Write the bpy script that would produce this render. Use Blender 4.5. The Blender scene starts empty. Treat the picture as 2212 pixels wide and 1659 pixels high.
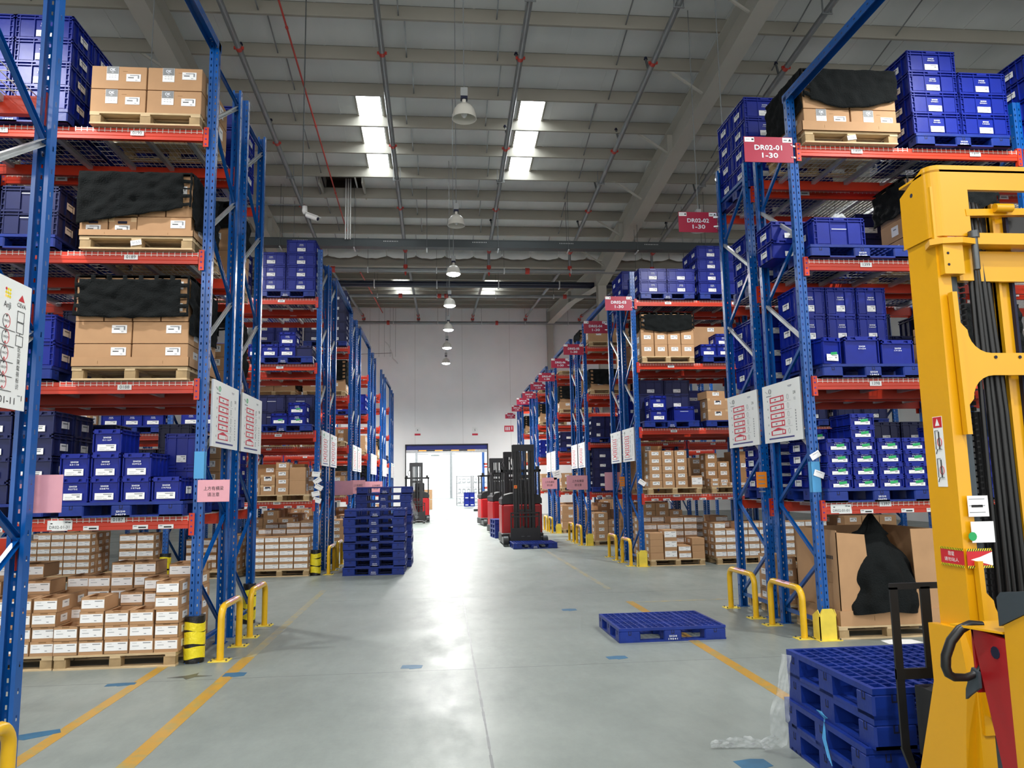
import bpy, math, random
from mathutils import Vector, Matrix, noise
random.seed(7)
sc = bpy.context.scene
C = sc.collection

# ---------------------------------------------------------------- camera
CAM_H = 1.72
FPX = 1645.0
def camera_axes(vx, vy, roll):
    W, H = 2212, 1659
    u = (vx - W/2)/FPX; v = -(vy - H/2)/FPX
    c, s = math.cos(roll), math.sin(roll)
    d = Vector((c*u - s*v, s*u + c*v, 1.0)).normalized()
    a = math.asin(-d[0]); p = math.asin(-d[1]/math.cos(a))
    F = Vector((math.sin(a)*math.cos(p), math.cos(a)*math.cos(p), math.sin(p)))
    R = Vector((math.cos(a), -math.sin(a), 0)); U = R.cross(F)
    return c*R + s*U, -s*R + c*U, F
R_, U_, F_ = camera_axes(951, 1050, math.radians(-1.0))
cam = bpy.data.cameras.new('camera'); co = bpy.data.objects.new('camera', cam); C.objects.link(co)
m = Matrix.Identity(4)
for i in range(3):
    m[i][0] = R_[i]; m[i][1] = U_[i]; m[i][2] = -F_[i]
m[2][3] = CAM_H
co.matrix_world = m
cam.sensor_width = 36.0; cam.lens = 36.0*FPX/2212; cam.clip_end = 400
sc.camera = co

# ---------------------------------------------------------------- world, exposure
w = bpy.data.worlds.new('daylight'); sc.world = w; w.use_nodes = True
bg = w.node_tree.nodes['Background']
bg.inputs[0].default_value = (1.0, 0.995, 0.98, 1); bg.inputs[1].default_value = 1.25
sc.view_settings.view_transform = 'Standard'; sc.view_settings.look = 'None'
sc.view_settings.gamma = 1; sc.view_settings.use_curve_mapping = False
sc.view_settings.exposure = 0.8
sc.cycles.max_bounces = 7; sc.cycles.diffuse_bounces = 4; sc.cycles.glossy_bounces = 3
sc.cycles.transmission_bounces = 4; sc.cycles.transparent_max_bounces = 6
sc.cycles.sample_clamp_indirect = 6; sc.cycles.caustics_reflective = False; sc.cycles.caustics_refractive = False
sc.cycles.use_denoising = True
try: sc.cycles.denoiser = 'OPENIMAGEDENOISE'
except Exception: pass
sc.cycles.use_adaptive_sampling = True; sc.cycles.adaptive_threshold = .025
LAMP_W = 900.0      # one lit high bay lamp
# added area light that whitens out the hall beyond the doorway
la = bpy.data.lights.new('hall_fill_light', 'AREA'); la.shape = 'RECTANGLE'; la.size = 28; la.size_y = 60; la.energy = 7000; la.color = (.96, .98, 1)
lo_ = bpy.data.objects.new('hall_fill_light', la); C.objects.link(lo_); lo_.location = (1, 78, 11.6)

# ---------------------------------------------------------------- materials
def lin(h):
    h = h.lstrip('#'); r = [int(h[i:i+2], 16)/255 for i in (0, 2, 4)]
    return tuple(x/12.92 if x <= .04045 else ((x+.055)/1.055)**2.4 for x in r) + (1,)
MATS = {}
def mat(name, col, rough=.6, metal=0.0, var=.0, vscale=3.0, bump=0.0, bscale=60.0, emit=0, spec=.5, stretch=None, alpha=1.0):
    m = bpy.data.materials.new(name); m.use_nodes = True
    nt = m.node_tree; b = nt.nodes['Principled BSDF']; c = lin(col) if isinstance(col, str) else col
    b.inputs['Base Color'].default_value = c
    b.inputs['Roughness'].default_value = rough; b.inputs['Metallic'].default_value = metal
    b.inputs['Specular IOR Level'].default_value = spec
    if alpha < 1: b.inputs['Alpha'].default_value = alpha
    if emit:
        b.inputs['Emission Color'].default_value = c; b.inputs['Emission Strength'].default_value = emit
    if var or bump:
        tc = nt.nodes.new('ShaderNodeTexCoord'); mp = nt.nodes.new('ShaderNodeMapping')
        if stretch: mp.inputs['Scale'].default_value = stretch
        nt.links.new(tc.outputs['Object'], mp.inputs[0])
    if var:
        n = nt.nodes.new('ShaderNodeTexNoise'); n.inputs['Scale'].default_value = vscale; n.inputs['Detail'].default_value = 4
        nt.links.new(mp.outputs[0], n.inputs['Vector'])
        r = nt.nodes.new('ShaderNodeValToRGB'); nt.links.new(n.outputs[0], r.inputs[0])
        r.color_ramp.elements[0].position = .3; r.color_ramp.elements[1].position = .7
        r.color_ramp.elements[0].color = tuple(x*(1-var) for x in c[:3])+(1,)
        r.color_ramp.elements[1].color = tuple(min(1, x*(1+var)) for x in c[:3])+(1,)
        nt.links.new(r.outputs[0], b.inputs['Base Color'])
    if bump:
        n2 = nt.nodes.new('ShaderNodeTexNoise'); n2.inputs['Scale'].default_value = bscale
        nt.links.new(mp.outputs[0], n2.inputs['Vector'])
        bp = nt.nodes.new('ShaderNodeBump'); bp.inputs['Strength'].default_value = bump; bp.inputs['Distance'].default_value = .02
        nt.links.new(n2.outputs[0], bp.inputs['Height']); nt.links.new(bp.outputs[0], b.inputs['Normal'])
    MATS[name] = m
    return m
mat('rack_blue', '#07529f', .25, var=.12, vscale=2.0)
mat('beam_orange', '#c8351a', .33, var=.10, vscale=2.0)
mat('rivet_blue', '#3a2f9a', .5)
mat('galvanised', '#c6cacc', .33, .45, var=.12, vscale=8)  # also paints the ceiling sheen on the upper blue braces
mat('wire_zinc', '#d8d6d0', .4, .3)
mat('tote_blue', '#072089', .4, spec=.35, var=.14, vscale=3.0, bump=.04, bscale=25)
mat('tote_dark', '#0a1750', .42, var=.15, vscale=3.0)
mat('pallet_blue', '#0f2b7c', .42, spec=.4, var=.22, vscale=5.0, bump=.08, bscale=30)
mat('slot_dark', '#0b1030', .7)
mat('timber', '#cdb48c', .75, var=.16, vscale=6.0, bump=.15, bscale=40, stretch=(1, 6, 6))
mat('timber_dark', '#a98f68', .8, var=.2, vscale=7.0)
mat('card', '#b89069', .8, var=.07, vscale=4.0)
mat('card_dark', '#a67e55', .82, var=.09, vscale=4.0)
mat('card_seam', '#8d6a45', .85)
mat('tape', '#cfae82', .35)
mat('paper', '#f2f3f3', .6, var=.03, vscale=12)
mat('print_grey', '#8b8f93', .7)
mat('print_black', '#2a2b2d', .6)
mat('ok_grey', '#85888a', .6)
mat('green_tag', '#22a35c', .5)
mat('white_print', '#e4e8f0', .5)
mat('cloth', '#0d1112', .95, var=.25, vscale=9, bump=.5, bscale=70, spec=.25)
mat('yellow_paint', '#dfb01a', .3, var=.08, vscale=6, bump=.02)
mat('guard_yellow', '#e9cf4a', .5, var=.1, vscale=8)
mat('truck_yellow', '#e0a40f', .28, var=.05, vscale=2)
mat('truck_red', '#a8161c', .35, var=.08, vscale=4)
mat('truck_black', '#1b1c1e', .45, var=.15, vscale=5)
mat('truck_grey', '#39434a', .55)
mat('hose_black', '#141516', .4)
mat('steel_dark', '#5c6062', .4, .5, var=.2, vscale=8)
mat('sticker_red', '#c8232e', .5)
mat('sign_crimson', '#a8203f', .42, var=.05, vscale=2)
mat('sign_white', '#f1f4f3', .38, var=.02)
mat('sign_red', '#cf2340', .5)
mat('sign_navy', '#33357c', .5)
mat('pink_paper', '#dfa0ac', .3, var=.04, vscale=8)
mat('orange_paper', '#f08a1e', .5)
mat('tape_blue', '#2a5f80', .5, var=.15, vscale=10)
mat('wrap_yellow', '#efdc2a', .25, var=.1, vscale=12, bump=.3, bscale=30)
mat('wrap_black', '#17181a', .3, bump=.3, bscale=30)
mat('pipe_grey', '#85898b', .38, .35, var=.1, vscale=3)
mat('pipe_red', '#b8372c', .45)
mat('tray_dark', '#3a4042', .5, .2)
mat('duct_blue', '#101a30', .35)
mat('purlin_tan', '#99958a', .6, var=.06, vscale=.7)
mat('rafter_grey', '#aeaca3', .55, var=.05, vscale=1)
mat('lamp_shell', '#d9d6cc', .35)
mat('lamp_inside', '#c6cacc', .25, .6)
mat('lamp_box', '#9a9d9d', .5)
mat('bulb_off', '#e8eaea', .2)
mat('bulb_lit', '#ffffff', .5, emit=40)
mat('skylight', '#f4fbff', .5, emit=9)
mat('shrink_film', '#e8eef0', .12, alpha=.28, bump=.6, bscale=35)
mat('string_blue', '#4a9ad0', .5)
mat('rubber', '#242526', .8)
mat('hatch_dark', '#3a2f28', .9)
mat('conduit', '#dcdcda', .35, .2)
mat('door_white', '#eceff0', .5)
mat('lintel_blue', '#232f86', .5)
mat('amber', '#f0a040', .4, emit=.6)
mat('camera_white', '#e4e4e2', .35)

def floor_material():
    m = bpy.data.materials.new('epoxy_floor'); m.use_nodes = True; nt = m.node_tree; N = nt.nodes; L = nt.links
    b = N['Principled BSDF']
    tc = N.new('ShaderNodeTexCoord')
    def noi(scale, detail=5, st=(1, 1, 1), rough=.6):
        mp = N.new('ShaderNodeMapping'); mp.inputs['Scale'].default_value = st; L.new(tc.outputs['Object'], mp.inputs[0])
        n = N.new('ShaderNodeTexNoise'); n.inputs['Scale'].default_value = scale; n.inputs['Detail'].default_value = detail
        n.inputs['Roughness'].default_value = rough
        L.new(mp.outputs[0], n.inputs['Vector']); return n
    n1 = noi(.5, 6); n2 = noi(2.2, 8, (1.0, .45, 1), .7)
    r1 = N.new('ShaderNodeValToRGB'); L.new(n1.outputs[0], r1.inputs[0])
    r1.color_ramp.elements[0].position = .35; r1.color_ramp.elements[0].color = lin('#7c8480')
    r1.color_ramp.elements[1].position = .68; r1.color_ramp.elements[1].color = lin('#8d9591')
    r2 = N.new('ShaderNodeValToRGB'); L.new(n2.outputs[0], r2.inputs[0])
    r2.color_ramp.elements[0].position = .32; r2.color_ramp.elements[0].color = (.84, .85, .85, 1)
    r2.color_ramp.elements[1].position = .6; r2.color_ramp.elements[1].color = (1, 1, 1, 1)
    mx = N.new('ShaderNodeMix'); mx.data_type = 'RGBA'; mx.blend_type = 'MULTIPLY'; mx.inputs[0].default_value = 1
    L.new(r1.outputs[0], mx.inputs[6]); L.new(r2.outputs[0], mx.inputs[7]); L.new(mx.outputs[2], b.inputs['Base Color'])
    r3 = N.new('ShaderNodeMapRange'); L.new(n2.outputs[0], r3.inputs[0])
    r3.inputs[1].default_value = .3; r3.inputs[2].default_value = .7; r3.inputs[3].default_value = .5; r3.inputs[4].default_value = .33
    L.new(r3.outputs[0], b.inputs['Roughness'])
    n4 = noi(9, 3); bp = N.new('ShaderNodeBump'); bp.inputs['Strength'].default_value = .06; bp.inputs['Distance'].default_value = .02
    L.new(n4.outputs[0], bp.inputs['Height']); L.new(bp.outputs[0], b.inputs['Normal'])
    b.inputs['Specular IOR Level'].default_value = .5
    MATS['epoxy_floor'] = m
floor_material()
def worn_line_material():
    m = bpy.data.materials.new('worn_yellow_line'); m.use_nodes = True; nt = m.node_tree; N = nt.nodes; L = nt.links
    b = N['Principled BSDF']; tc = N.new('ShaderNodeTexCoord')
    n = N.new('ShaderNodeTexNoise'); n.inputs['Scale'].default_value = 5; n.inputs['Detail'].default_value = 9; n.inputs['Roughness'].default_value = .75
    L.new(tc.outputs['Object'], n.inputs['Vector'])
    r = N.new('ShaderNodeValToRGB'); L.new(n.outputs[0], r.inputs[0])
    e = r.color_ramp.elements; e[0].position = .36; e[0].color = lin('#93905f'); e[1].position = .52; e[1].color = lin('#b88c34')
    L.new(r.outputs[0], b.inputs['Base Color']); b.inputs['Roughness'].default_value = .32
    MATS['worn_yellow_line'] = m
    m2 = m.copy(); m2.name = 'faded_yellow_line'
    for nn in m2.node_tree.nodes:
        if nn.type == 'VALTORGB':
            nn.color_ramp.elements[0].color = lin('#8b928c'); nn.color_ramp.elements[1].color = lin('#a89a66')
            nn.color_ramp.elements[0].position = .45; nn.color_ramp.elements[1].position = .62
    MATS['faded_yellow_line'] = m2
worn_line_material()
def lining_material(name, c1, c2):
    m = bpy.data.materials.new(name); m.use_nodes = True; nt = m.node_tree; N = nt.nodes; L = nt.links
    b = N['Principled BSDF']; tc = N.new('ShaderNodeTexCoord')
    mp = N.new('ShaderNodeMapping'); mp.inputs['Scale'].default_value = (1.0, .3, 1); L.new(tc.outputs['Object'], mp.inputs[0])
    n = N.new('ShaderNodeTexNoise'); n.inputs['Scale'].default_value = .9; n.inputs['Detail'].default_value = 4; L.new(mp.outputs[0], n.inputs[0])
    r = N.new('ShaderNodeValToRGB'); L.new(n.outputs[0], r.inputs[0])
    r.color_ramp.elements[0].position = .3; r.color_ramp.elements[0].color = lin(c1)
    r.color_ramp.elements[1].position = .7; r.color_ramp.elements[1].color = lin(c2)
    L.new(r.outputs[0], b.inputs['Base Color']); b.inputs['Roughness'].default_value = .7
    bp = N.new('ShaderNodeBump'); bp.inputs['Strength'].default_value = .4; bp.inputs['Distance'].default_value = .08
    L.new(n.outputs[0], bp.inputs['Height']); L.new(bp.outputs[0], b.inputs['Normal'])
    MATS[name] = m
lining_material('roof_lining', '#d2d6d5', '#e2e4e3')
lining_material('wall_panel', '#f1f3f3', '#f7f8f8')

# ---------------------------------------------------------------- mesh building
_txt = {}
def text_data(s):
    """flat triangles of a string set in Blender's font, size 1, centred"""
    if s in _txt: return _txt[s]
    cu = bpy.data.curves.new('t', 'FONT'); cu.body = s; cu.align_x = 'CENTER'; cu.align_y = 'CENTER'; cu.resolution_u = 2
    o = bpy.data.objects.new('t', cu); C.objects.link(o)
    bpy.context.view_layer.update()
    me = o.to_mesh(); vs = [tuple(v.co) for v in me.vertices]; fs = [tuple(p.vertices) for p in me.polygons]
    o.to_mesh_clear(); bpy.data.objects.remove(o); bpy.data.curves.remove(cu)
    _txt[s] = (vs, fs); return _txt[s]

class MB:
    def __init__(s): s.v = []; s.f = []; s.m = []; s.mats = []; s.sm = []
    def mi(s, name):
        if name not in s.mats: s.mats.append(name)
        return s.mats.index(name)
    def add(s, vs, fs, mt, smooth=False):
        b = len(s.v); s.v += [tuple(p) for p in vs]; k = s.mi(mt)
        for f in fs: s.f.append(tuple(i+b for i in f)); s.m.append(k); s.sm.append(smooth)
    def box(s, x0, x1, y0, y1, z0, z1, mt):
        s.add([(x0,y0,z0),(x1,y0,z0),(x1,y1,z0),(x0,y1,z0),(x0,y0,z1),(x1,y0,z1),(x1,y1,z1),(x0,y1,z1)],
              [(0,3,2,1),(4,5,6,7),(0,1,5,4),(1,2,6,5),(2,3,7,6),(3,0,4,7)], mt)
    def bbox(s, x0, x1, y0, y1, z0, z1, mt, b=.01):
        """box with its vertical edges and top edges chamfered"""
        p = [(x0+b,y0),(x1-b,y0),(x1,y0+b),(x1,y1-b),(x1-b,y1),(x0+b,y1),(x0,y1-b),(x0,y0+b)]
        q = [(x0+2*b,y0+b),(x1-2*b,y0+b),(x1-b,y0+2*b),(x1-b,y1-2*b),(x1-2*b,y1-b),(x0+2*b,y1-b),(x0+b,y1-2*b),(x0+b,y0+2*b)]
        vs = [(a,c,z0) for a,c in p]+[(a,c,z1-b) for a,c in p]+[(a,c,z1) for a,c in q]
        fs = [tuple(range(7,-1,-1)), tuple(range(16,24))]
        for i in range(8):
            j = (i+1)%8; fs += [(i,j,8+j,8+i),(8+i,8+j,16+j,16+i)]
        s.add(vs, fs, mt)
    def bar(s, p, q, w, h, mt, up=(0,0,1)):
        p = Vector(p); q = Vector(q); d = (q-p).normalized(); u = Vector(up)
        if abs(d.dot(u)) > .99: u = Vector((1,0,0))
        a = d.cross(u).normalized()*w/2; c = a.cross(d).normalized()*h/2
        vs = [p-a-c,p+a-c,p+a+c,p-a+c,q-a-c,q+a-c,q+a+c,q-a+c]
        s.add(vs, [(0,1,2,3),(7,6,5,4),(0,4,5,1),(1,5,6,2),(2,6,7,3),(3,7,4,0)], mt)
    def tube(s, pts, r, mt, n=8, cap=True):
        pts = [Vector(p) for p in pts]; k = len(pts); rr = r if isinstance(r, (list, tuple)) else [r]*k
        vs = []; prev = None
        for i, p in enumerate(pts):
            d = (pts[min(i+1,k-1)]-pts[max(i-1,0)]).normalized()
            if prev is None:
                u = Vector((0,0,1)) if abs(d.z) < .9 else Vector((1,0,0)); a = d.cross(u).normalized()
            else: a = (prev - d*prev.dot(d)).normalized()
            prev = a; b = d.cross(a)
            for j in range(n):
                t = 2*math.pi*j/n; vs.append(p+a*math.cos(t)*rr[i]+b*math.sin(t)*rr[i])
        fs = []
        for i in range(k-1):
            for j in range(n):
                fs.append((i*n+j, i*n+(j+1)%n, (i+1)*n+(j+1)%n, (i+1)*n+j))
        s.add(vs, fs, mt, True)
        if cap: s.add(vs[:n], [tuple(range(n-1,-1,-1))], mt); s.add(vs[-n:], [tuple(range(n))], mt)
    def lathe(s, prof, mt, n=20, c=(0,0,0)):
        vs = []; fs = []
        for r, z in prof:
            for j in range(n):
                t = 2*math.pi*j/n; vs.append((c[0]+r*math.cos(t), c[1]+r*math.sin(t), c[2]+z))
        for i in range(len(prof)-1):
            for j in range(n): fs.append((i*n+j, i*n+(j+1)%n, (i+1)*n+(j+1)%n, (i+1)*n+j))
        s.add(vs, fs, mt, True)
    def prism(s, poly, a0, a1, mt, axis='y'):
        """extrude a polygon: axis y -> poly in (x,z); axis x -> poly in (y,z); axis z -> poly in (x,y)"""
        f = {'y': lambda p,t: (p[0],t,p[1]), 'x': lambda p,t: (t,p[0],p[1]), 'z': lambda p,t: (p[0],p[1],t)}[axis]
        n = len(poly); vs = [f(p,a0) for p in poly]+[f(p,a1) for p in poly]
        fs = [tuple(range(n)), tuple(range(2*n-1,n-1,-1))]+[(i,n+i,n+(i+1)%n,(i+1)%n) for i in range(n)]
        s.add(vs, fs, mt)
    def text(s, t, size, o, mt, ux=(1,0,0), uy=(0,0,1), width=None, bold=0):
        vs, fs = text_data(t); ux = Vector(ux); uy = Vector(uy); o = Vector(o)
        k = size; kx = size
        if width and vs:
            w_ = max(v[0] for v in vs)-min(v[0] for v in vs); kx = width/w_
        s.add([o+ux*(v[0]*kx)+uy*(v[1]*k) for v in vs], fs, mt)
        if bold:
            n = ux.cross(uy).normalized()*.0004
            for i, (dx, dy) in enumerate(((bold,0),(-bold,0),(0,bold),(0,-bold))):
                s.add([o+ux*(v[0]*kx+dx)+uy*(v[1]*k+dy)+n*(i+1) for v in vs], fs, mt)
    def quad(s, o, ux, uy, w, h, mt, t=.0015):
        """thin plate: o is its centre, ux/uy its in-plane directions"""
        o = Vector(o); ux = Vector(ux)*w/2; uy = Vector(uy)*h/2; n = ux.cross(uy).normalized()*t
        vs = [o-ux-uy,o+ux-uy,o+ux+uy,o-ux+uy]; vs += [v+n for v in vs]
        s.add(vs, [(0,3,2,1),(4,5,6,7),(0,1,5,4),(1,2,6,5),(2,3,7,6),(3,0,4,7)], mt)
    def xf(s, M):
        s.v = [tuple(M @ Vector(p)) for p in s.v]; return s
    def merge(s, o, M=None):
        b = len(s.v); s.v += [tuple(M @ Vector(p)) if M else p for p in o.v]
        for f, k, q in zip(o.f, o.m, o.sm): s.f.append(tuple(i+b for i in f)); s.m.append(s.mi(o.mats[k])); s.sm.append(q)
        return s
    def mesh(s, name):
        me = bpy.data.meshes.new(name); me.from_pydata(s.v, [], s.f)
        for k in s.mats: me.materials.append(MATS[k])
        me.polygons.foreach_set('material_index', s.m); me.polygons.foreach_set('use_smooth', s.sm)
        me.update(); return me
def put(name, me, parent=None, loc=(0,0,0), rz=0, label=None, kind=None):
    if isinstance(me, MB): me = me.mesh(name)
    o = bpy.data.objects.new(name, me); C.objects.link(o); o.location = loc
    if rz: o.rotation_euler = (0,0,rz)
    if parent is not None: o.parent = parent
    if label: o['label'] = label
    if kind: o['kind'] = kind
    return o
def thing(name, label, cat, loc=(0,0,0), rz=0, group=None, me=None):
    if isinstance(me, MB): me = me.mesh(name)
    o = bpy.data.objects.new(name, me); C.objects.link(o); o.location = loc; o.rotation_euler = (0,0,rz)
    o['label'] = label; o['category'] = cat
    if group: o['group'] = group
    return o
def struct(name, mb, loc=(0,0,0)): return put(name, mb, loc=loc, kind='structure')
ORD = ['first','second','third','fourth','fifth','sixth','seventh','eighth','ninth','tenth','eleventh','twelfth','thirteenth','fourteenth','fifteenth']
# ---------------------------------------------------------------- building shell
XL, XR, YB, YW = -17.0, 19.0, -14.0, 45.0
YV, ZV = 30.0, 11.1                       # valley where the two roof slopes meet
def roof_z(y): return 13.5-.08*y if y <= YV else ZV+.09*(y-YV)
DX0, DX1, DZ = -1.98, 2.77, 4.10          # doorway in the far wall

b = MB(); b.box(XL, XR, YB, 110, -.3, 0, 'epoxy_floor'); struct('floor', b)
b = MB()
b.box(XL, DX0, YW, YW+.3, 0, 13.2, 'wall_panel'); b.box(DX1, XR, YW, YW+.3, 0, 13.2, 'wall_panel')
b.box(DX0, DX1, YW, YW+.3, DZ, 13.2, 'wall_panel')
b.box(XL, XR, YW-.12, YW, 12.33, 12.6, 'purlin_tan')
struct('wall_far', b)
b = MB(); b.box(XL-.3, XL, YB, YW+.3, 0, 13.6, 'wall_panel'); struct('wall_left', b)
b = MB(); b.box(XR, XR+.3, YB, YW+.3, 0, 13.6, 'wall_panel'); struct('wall_right', b)

# roof lining in two slopes, with openings left for the skylights and the hatch
SKY = [(-2.16,-1.50), (2.22,2.86)]; SKYY = (18.72, 23.2); SKY2 = (35.2, 38.9); HAT = (-3.75,-2.45,23.5,24.9)
b = MB()
def roof_part(x0, x1, y0, y1):
    z0, z1 = roof_z(y0), roof_z(y1)
    b.add([(x0,y0,z0),(x1,y0,z0),(x1,y1,z1),(x0,y1,z1),(x0,y0,z0+.12),(x1,y0,z0+.12),(x1,y1,z1+.12),(x0,y1,z1+.12)],
          [(0,3,2,1),(4,5,6,7),(0,1,5,4),(1,2,6,5),(2,3,7,6),(3,0,4,7)], 'roof_lining')
roof_part(XL, XR, YB, SKYY[0])
xs = [XL, SKY[0][0], SKY[0][1], SKY[1][0], SKY[1][1], XR]
for i in (0, 2, 4): roof_part(xs[i], xs[i+1], SKYY[0], SKYY[1])
roof_part(XL, XR, SKYY[1], HAT[2]); roof_part(XL, HAT[0], HAT[2], HAT[3]); roof_part(HAT[1], XR, HAT[2], HAT[3])
roof_part(XL, XR, HAT[3], YV); roof_part(XL, XR, YV, SKY2[0])
for i in (0, 2, 4): roof_part(xs[i], xs[i+1], *SKY2)
roof_part(XL, XR, SKY2[1], YW)
ceiling = struct('ceiling', b)
# seams of the lining, sagging a little between the purlins
b = MB(); x = XL+.4
while x < XR:
    for y in range(-2, 30, 2):
        b.bar((x, y, roof_z(y)-.006), (x, y+2, roof_z(y+2)-.006), .05, .012, 'roof_lining')
    x += 1.16
put('lining_seam', b, ceiling, kind='stuff')
n = 1
for k, (x0, x1) in enumerate(SKY):
    for (y0, y1) in (SKYY, SKY2):
        b = MB(); z0, z1 = roof_z(y0)+.1, roof_z(y1)+.1
        b.add([(x0,y0,z0),(x1,y0,z0),(x1,y1,z1),(x0,y1,z1),(x0,y0,z0+.02),(x1,y0,z0+.02),(x1,y1,z1+.02),(x0,y1,z1+.02)],
              [(0,3,2,1),(4,5,6,7),(0,1,5,4),(1,2,6,5),(2,3,7,6),(3,0,4,7)], 'skylight')
        s = struct('window_%d' % n, b); n += 1
        f = MB()
        for xx in (x0-.03, x1+.03): f.bar((xx, y0, roof_z(y0)+.0), (xx, y1, roof_z(y1)+.0), .05, .1, 'purlin_tan')
        put('window_frame', f, s)
b = MB(); x0, x1, y0, y1 = HAT
b.box(x0, x1, y0-.1, y1+.1, roof_z(y0)+.35, roof_z(y0)+.4, 'hatch_dark')
for xx in (x0-.05, x1): b.box(xx, xx+.05, y0, y1, roof_z(y1)-.2, roof_z(y0)+.4, 'rafter_grey')
b.box(x0, x1, y0-.05, y0, roof_z(y0)-.05, roof_z(y0)+.4, 'hatch_dark'); b.box(x0, x1, y1, y1+.05, roof_z(y1)-.1, roof_z(y0)+.4, 'hatch_dark')
struct('trim_1', b)

# purlins (Z sections running across), rafters (tapered I beams running away), columns
def purlin(y, x0=XL, x1=XR):
    z = roof_z(y); b = MB()
    b.box(x0, x1, y, y+.006, z-.36, z-.005, 'purlin_tan')
    b.box(x0, x1, y-.07, y, z-.366, z-.36, 'purlin_tan'); b.box(x0, x1, y, y+.07, z-.011, z-.005, 'purlin_tan')
    b.box(x0, x1, y-.07, y-.064, z-.36, z-.34, 'purlin_tan')
    return b
nt_ = 2; ps = []
y = 15.7-1.46*13
while y < 29.6:
    ps.append(y); struct('trim_%d' % nt_, purlin(y)); nt_ += 1; y += 1.46
y = 31.2
while y < YW-.6:
    struct('trim_%d' % nt_, purlin(y)); nt_ += 1; y += 1.5
# valley: eaves beam with the lining hanging in pillows above it
b = MB(); b.box(XL, XR, YV-.12, YV+.12, ZV-.62, ZV-.56, 'purlin_tan'); b.box(XL, XR, YV-.01, YV+.01, ZV-.56, ZV-.18, 'purlin_tan')
b.box(XL, XR, YV-.12, YV+.12, ZV-.22, ZV-.18, 'purlin_tan'); struct('trim_%d' % nt_, b); nt_ += 1
b = MB(); x = XL
while x < XR:
    wd = 1.15; K = 10; vs = []; fs = []
    for i in range(K+1):
        for j in range(6):
            u = i/K; t = j/5
            sag = .10*math.sin(math.pi*u)**.6
            vs.append((x+u*wd*.96, YV-.35-.05*math.sin(math.pi*t)*math.sin(math.pi*u), ZV+.02-.30*t-sag*t+.012*math.sin(u*17+t*9+x)))
    for i in range(K):
        for j in range(5): fs.append((i*6+j, i*6+j+1, (i+1)*6+j+1, (i+1)*6+j))
    b.add(vs, fs, 'roof_lining', True); x += wd
struct('trim_%d' % nt_, b); nt_ += 1
for xr in (-5.9, 6.62):
    b = MB()
    def seg(ya, yb, da, db):
        za, zb = roof_z(ya)-.37, roof_z(yb)-.37; hw = .20
        for (z_a, z_b, t) in ((za, zb, .02), (za-da, zb-db, .02)):
            b.add([(xr-hw,ya,z_a-t),(xr+hw,ya,z_a-t),(xr+hw,yb,z_b-t),(xr-hw,yb,z_b-t),(xr-hw,ya,z_a),(xr+hw,ya,z_a),(xr+hw,yb,z_b),(xr-hw,yb,z_b)],
                  [(0,3,2,1),(4,5,6,7),(0,1,5,4),(1,2,6,5),(2,3,7,6),(3,0,4,7)], 'rafter_grey')
        b.add([(xr-.01,ya,za-da),(xr+.01,ya,za-da),(xr+.01,yb,zb-db),(xr-.01,yb,zb-db),(xr-.01,ya,za),(xr+.01,ya,za),(xr+.01,yb,zb),(xr-.01,yb,zb)],
              [(0,3,2,1),(4,5,6,7),(0,1,5,4),(1,2,6,5),(2,3,7,6),(3,0,4,7)], 'rafter_grey')
        for yy, zz, dd in ((ya+.01, za, da),): b.box(xr-.16, xr+.16, yy-.008, yy+.008, zz-dd+.01, zz-.03, 'rafter_grey')
    seg(YB, 10, .74, .74); seg(10, 20, .74, .74); seg(20, 26, .74, .86); seg(26, YV-.2, .86, 1.0); seg(YV+.2, 37, .95, .62); seg(37, YW-.3, .62, .75)
    struct('trim_%d' % nt_, b); nt_ += 1
    for (yc, zt) in ((YV, ZV-.3), (YW-.35, roof_z(YW)-.3)):
        b = MB()
        for s_ in (-1, 1): b.box(xr-.17, xr+.17, yc+s_*.2-.01, yc+s_*.2+.01, 0, zt-.9 if yc < 40 else zt, 'rafter_grey')
        b.box(xr-.01, xr+.01, yc-.2, yc+.2, 0, zt-.9 if yc < 40 else zt, 'rafter_grey')
        struct('trim_%d' % nt_, b); nt_ += 1
    # fly braces from rafter foot to purlin
    b = MB()
    for i, yy in enumerate(ps):
        if i % 2 == 0 and yy > 6:
            z = roof_z(yy); b.bar((xr-.12, yy+.03, z-.9), (xr-1.0, yy+.03, z-.30), .05, .05, 'rafter_grey')
    struct('trim_%d' % nt_, b); nt_ += 1
# sag rods and hangers between purlins
b = MB()
for i in range(len(ps)-1):
    if ps[i] < 5: continue
    for xx in (-8.4, -3.75, -.75, 1.42, 4.35, 8.3, 10.8):
        o = .12*((i*7) % 3-1); ya, yb = ps[i], ps[i+1]
        b.bar((xx+o, ya+.01, roof_z(ya)-.06), (xx+o, yb-.01, roof_z(yb)-.25), .03, .012, 'pipe_grey')
put('sag_rod', b, ceiling, kind='stuff')
# far wall furniture of the building: panel joints
b = MB()
for xx in (-9.6, -4.1, -1.45, 1.35, 4.2, 9.8): b.box(xx-.004, xx+.004, YW-.004, YW, 0 if not DX0 < xx < DX1 else DZ, 12.3, 'purlin_tan')
struct('trim_%d' % nt_, b); nt_ += 1
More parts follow.
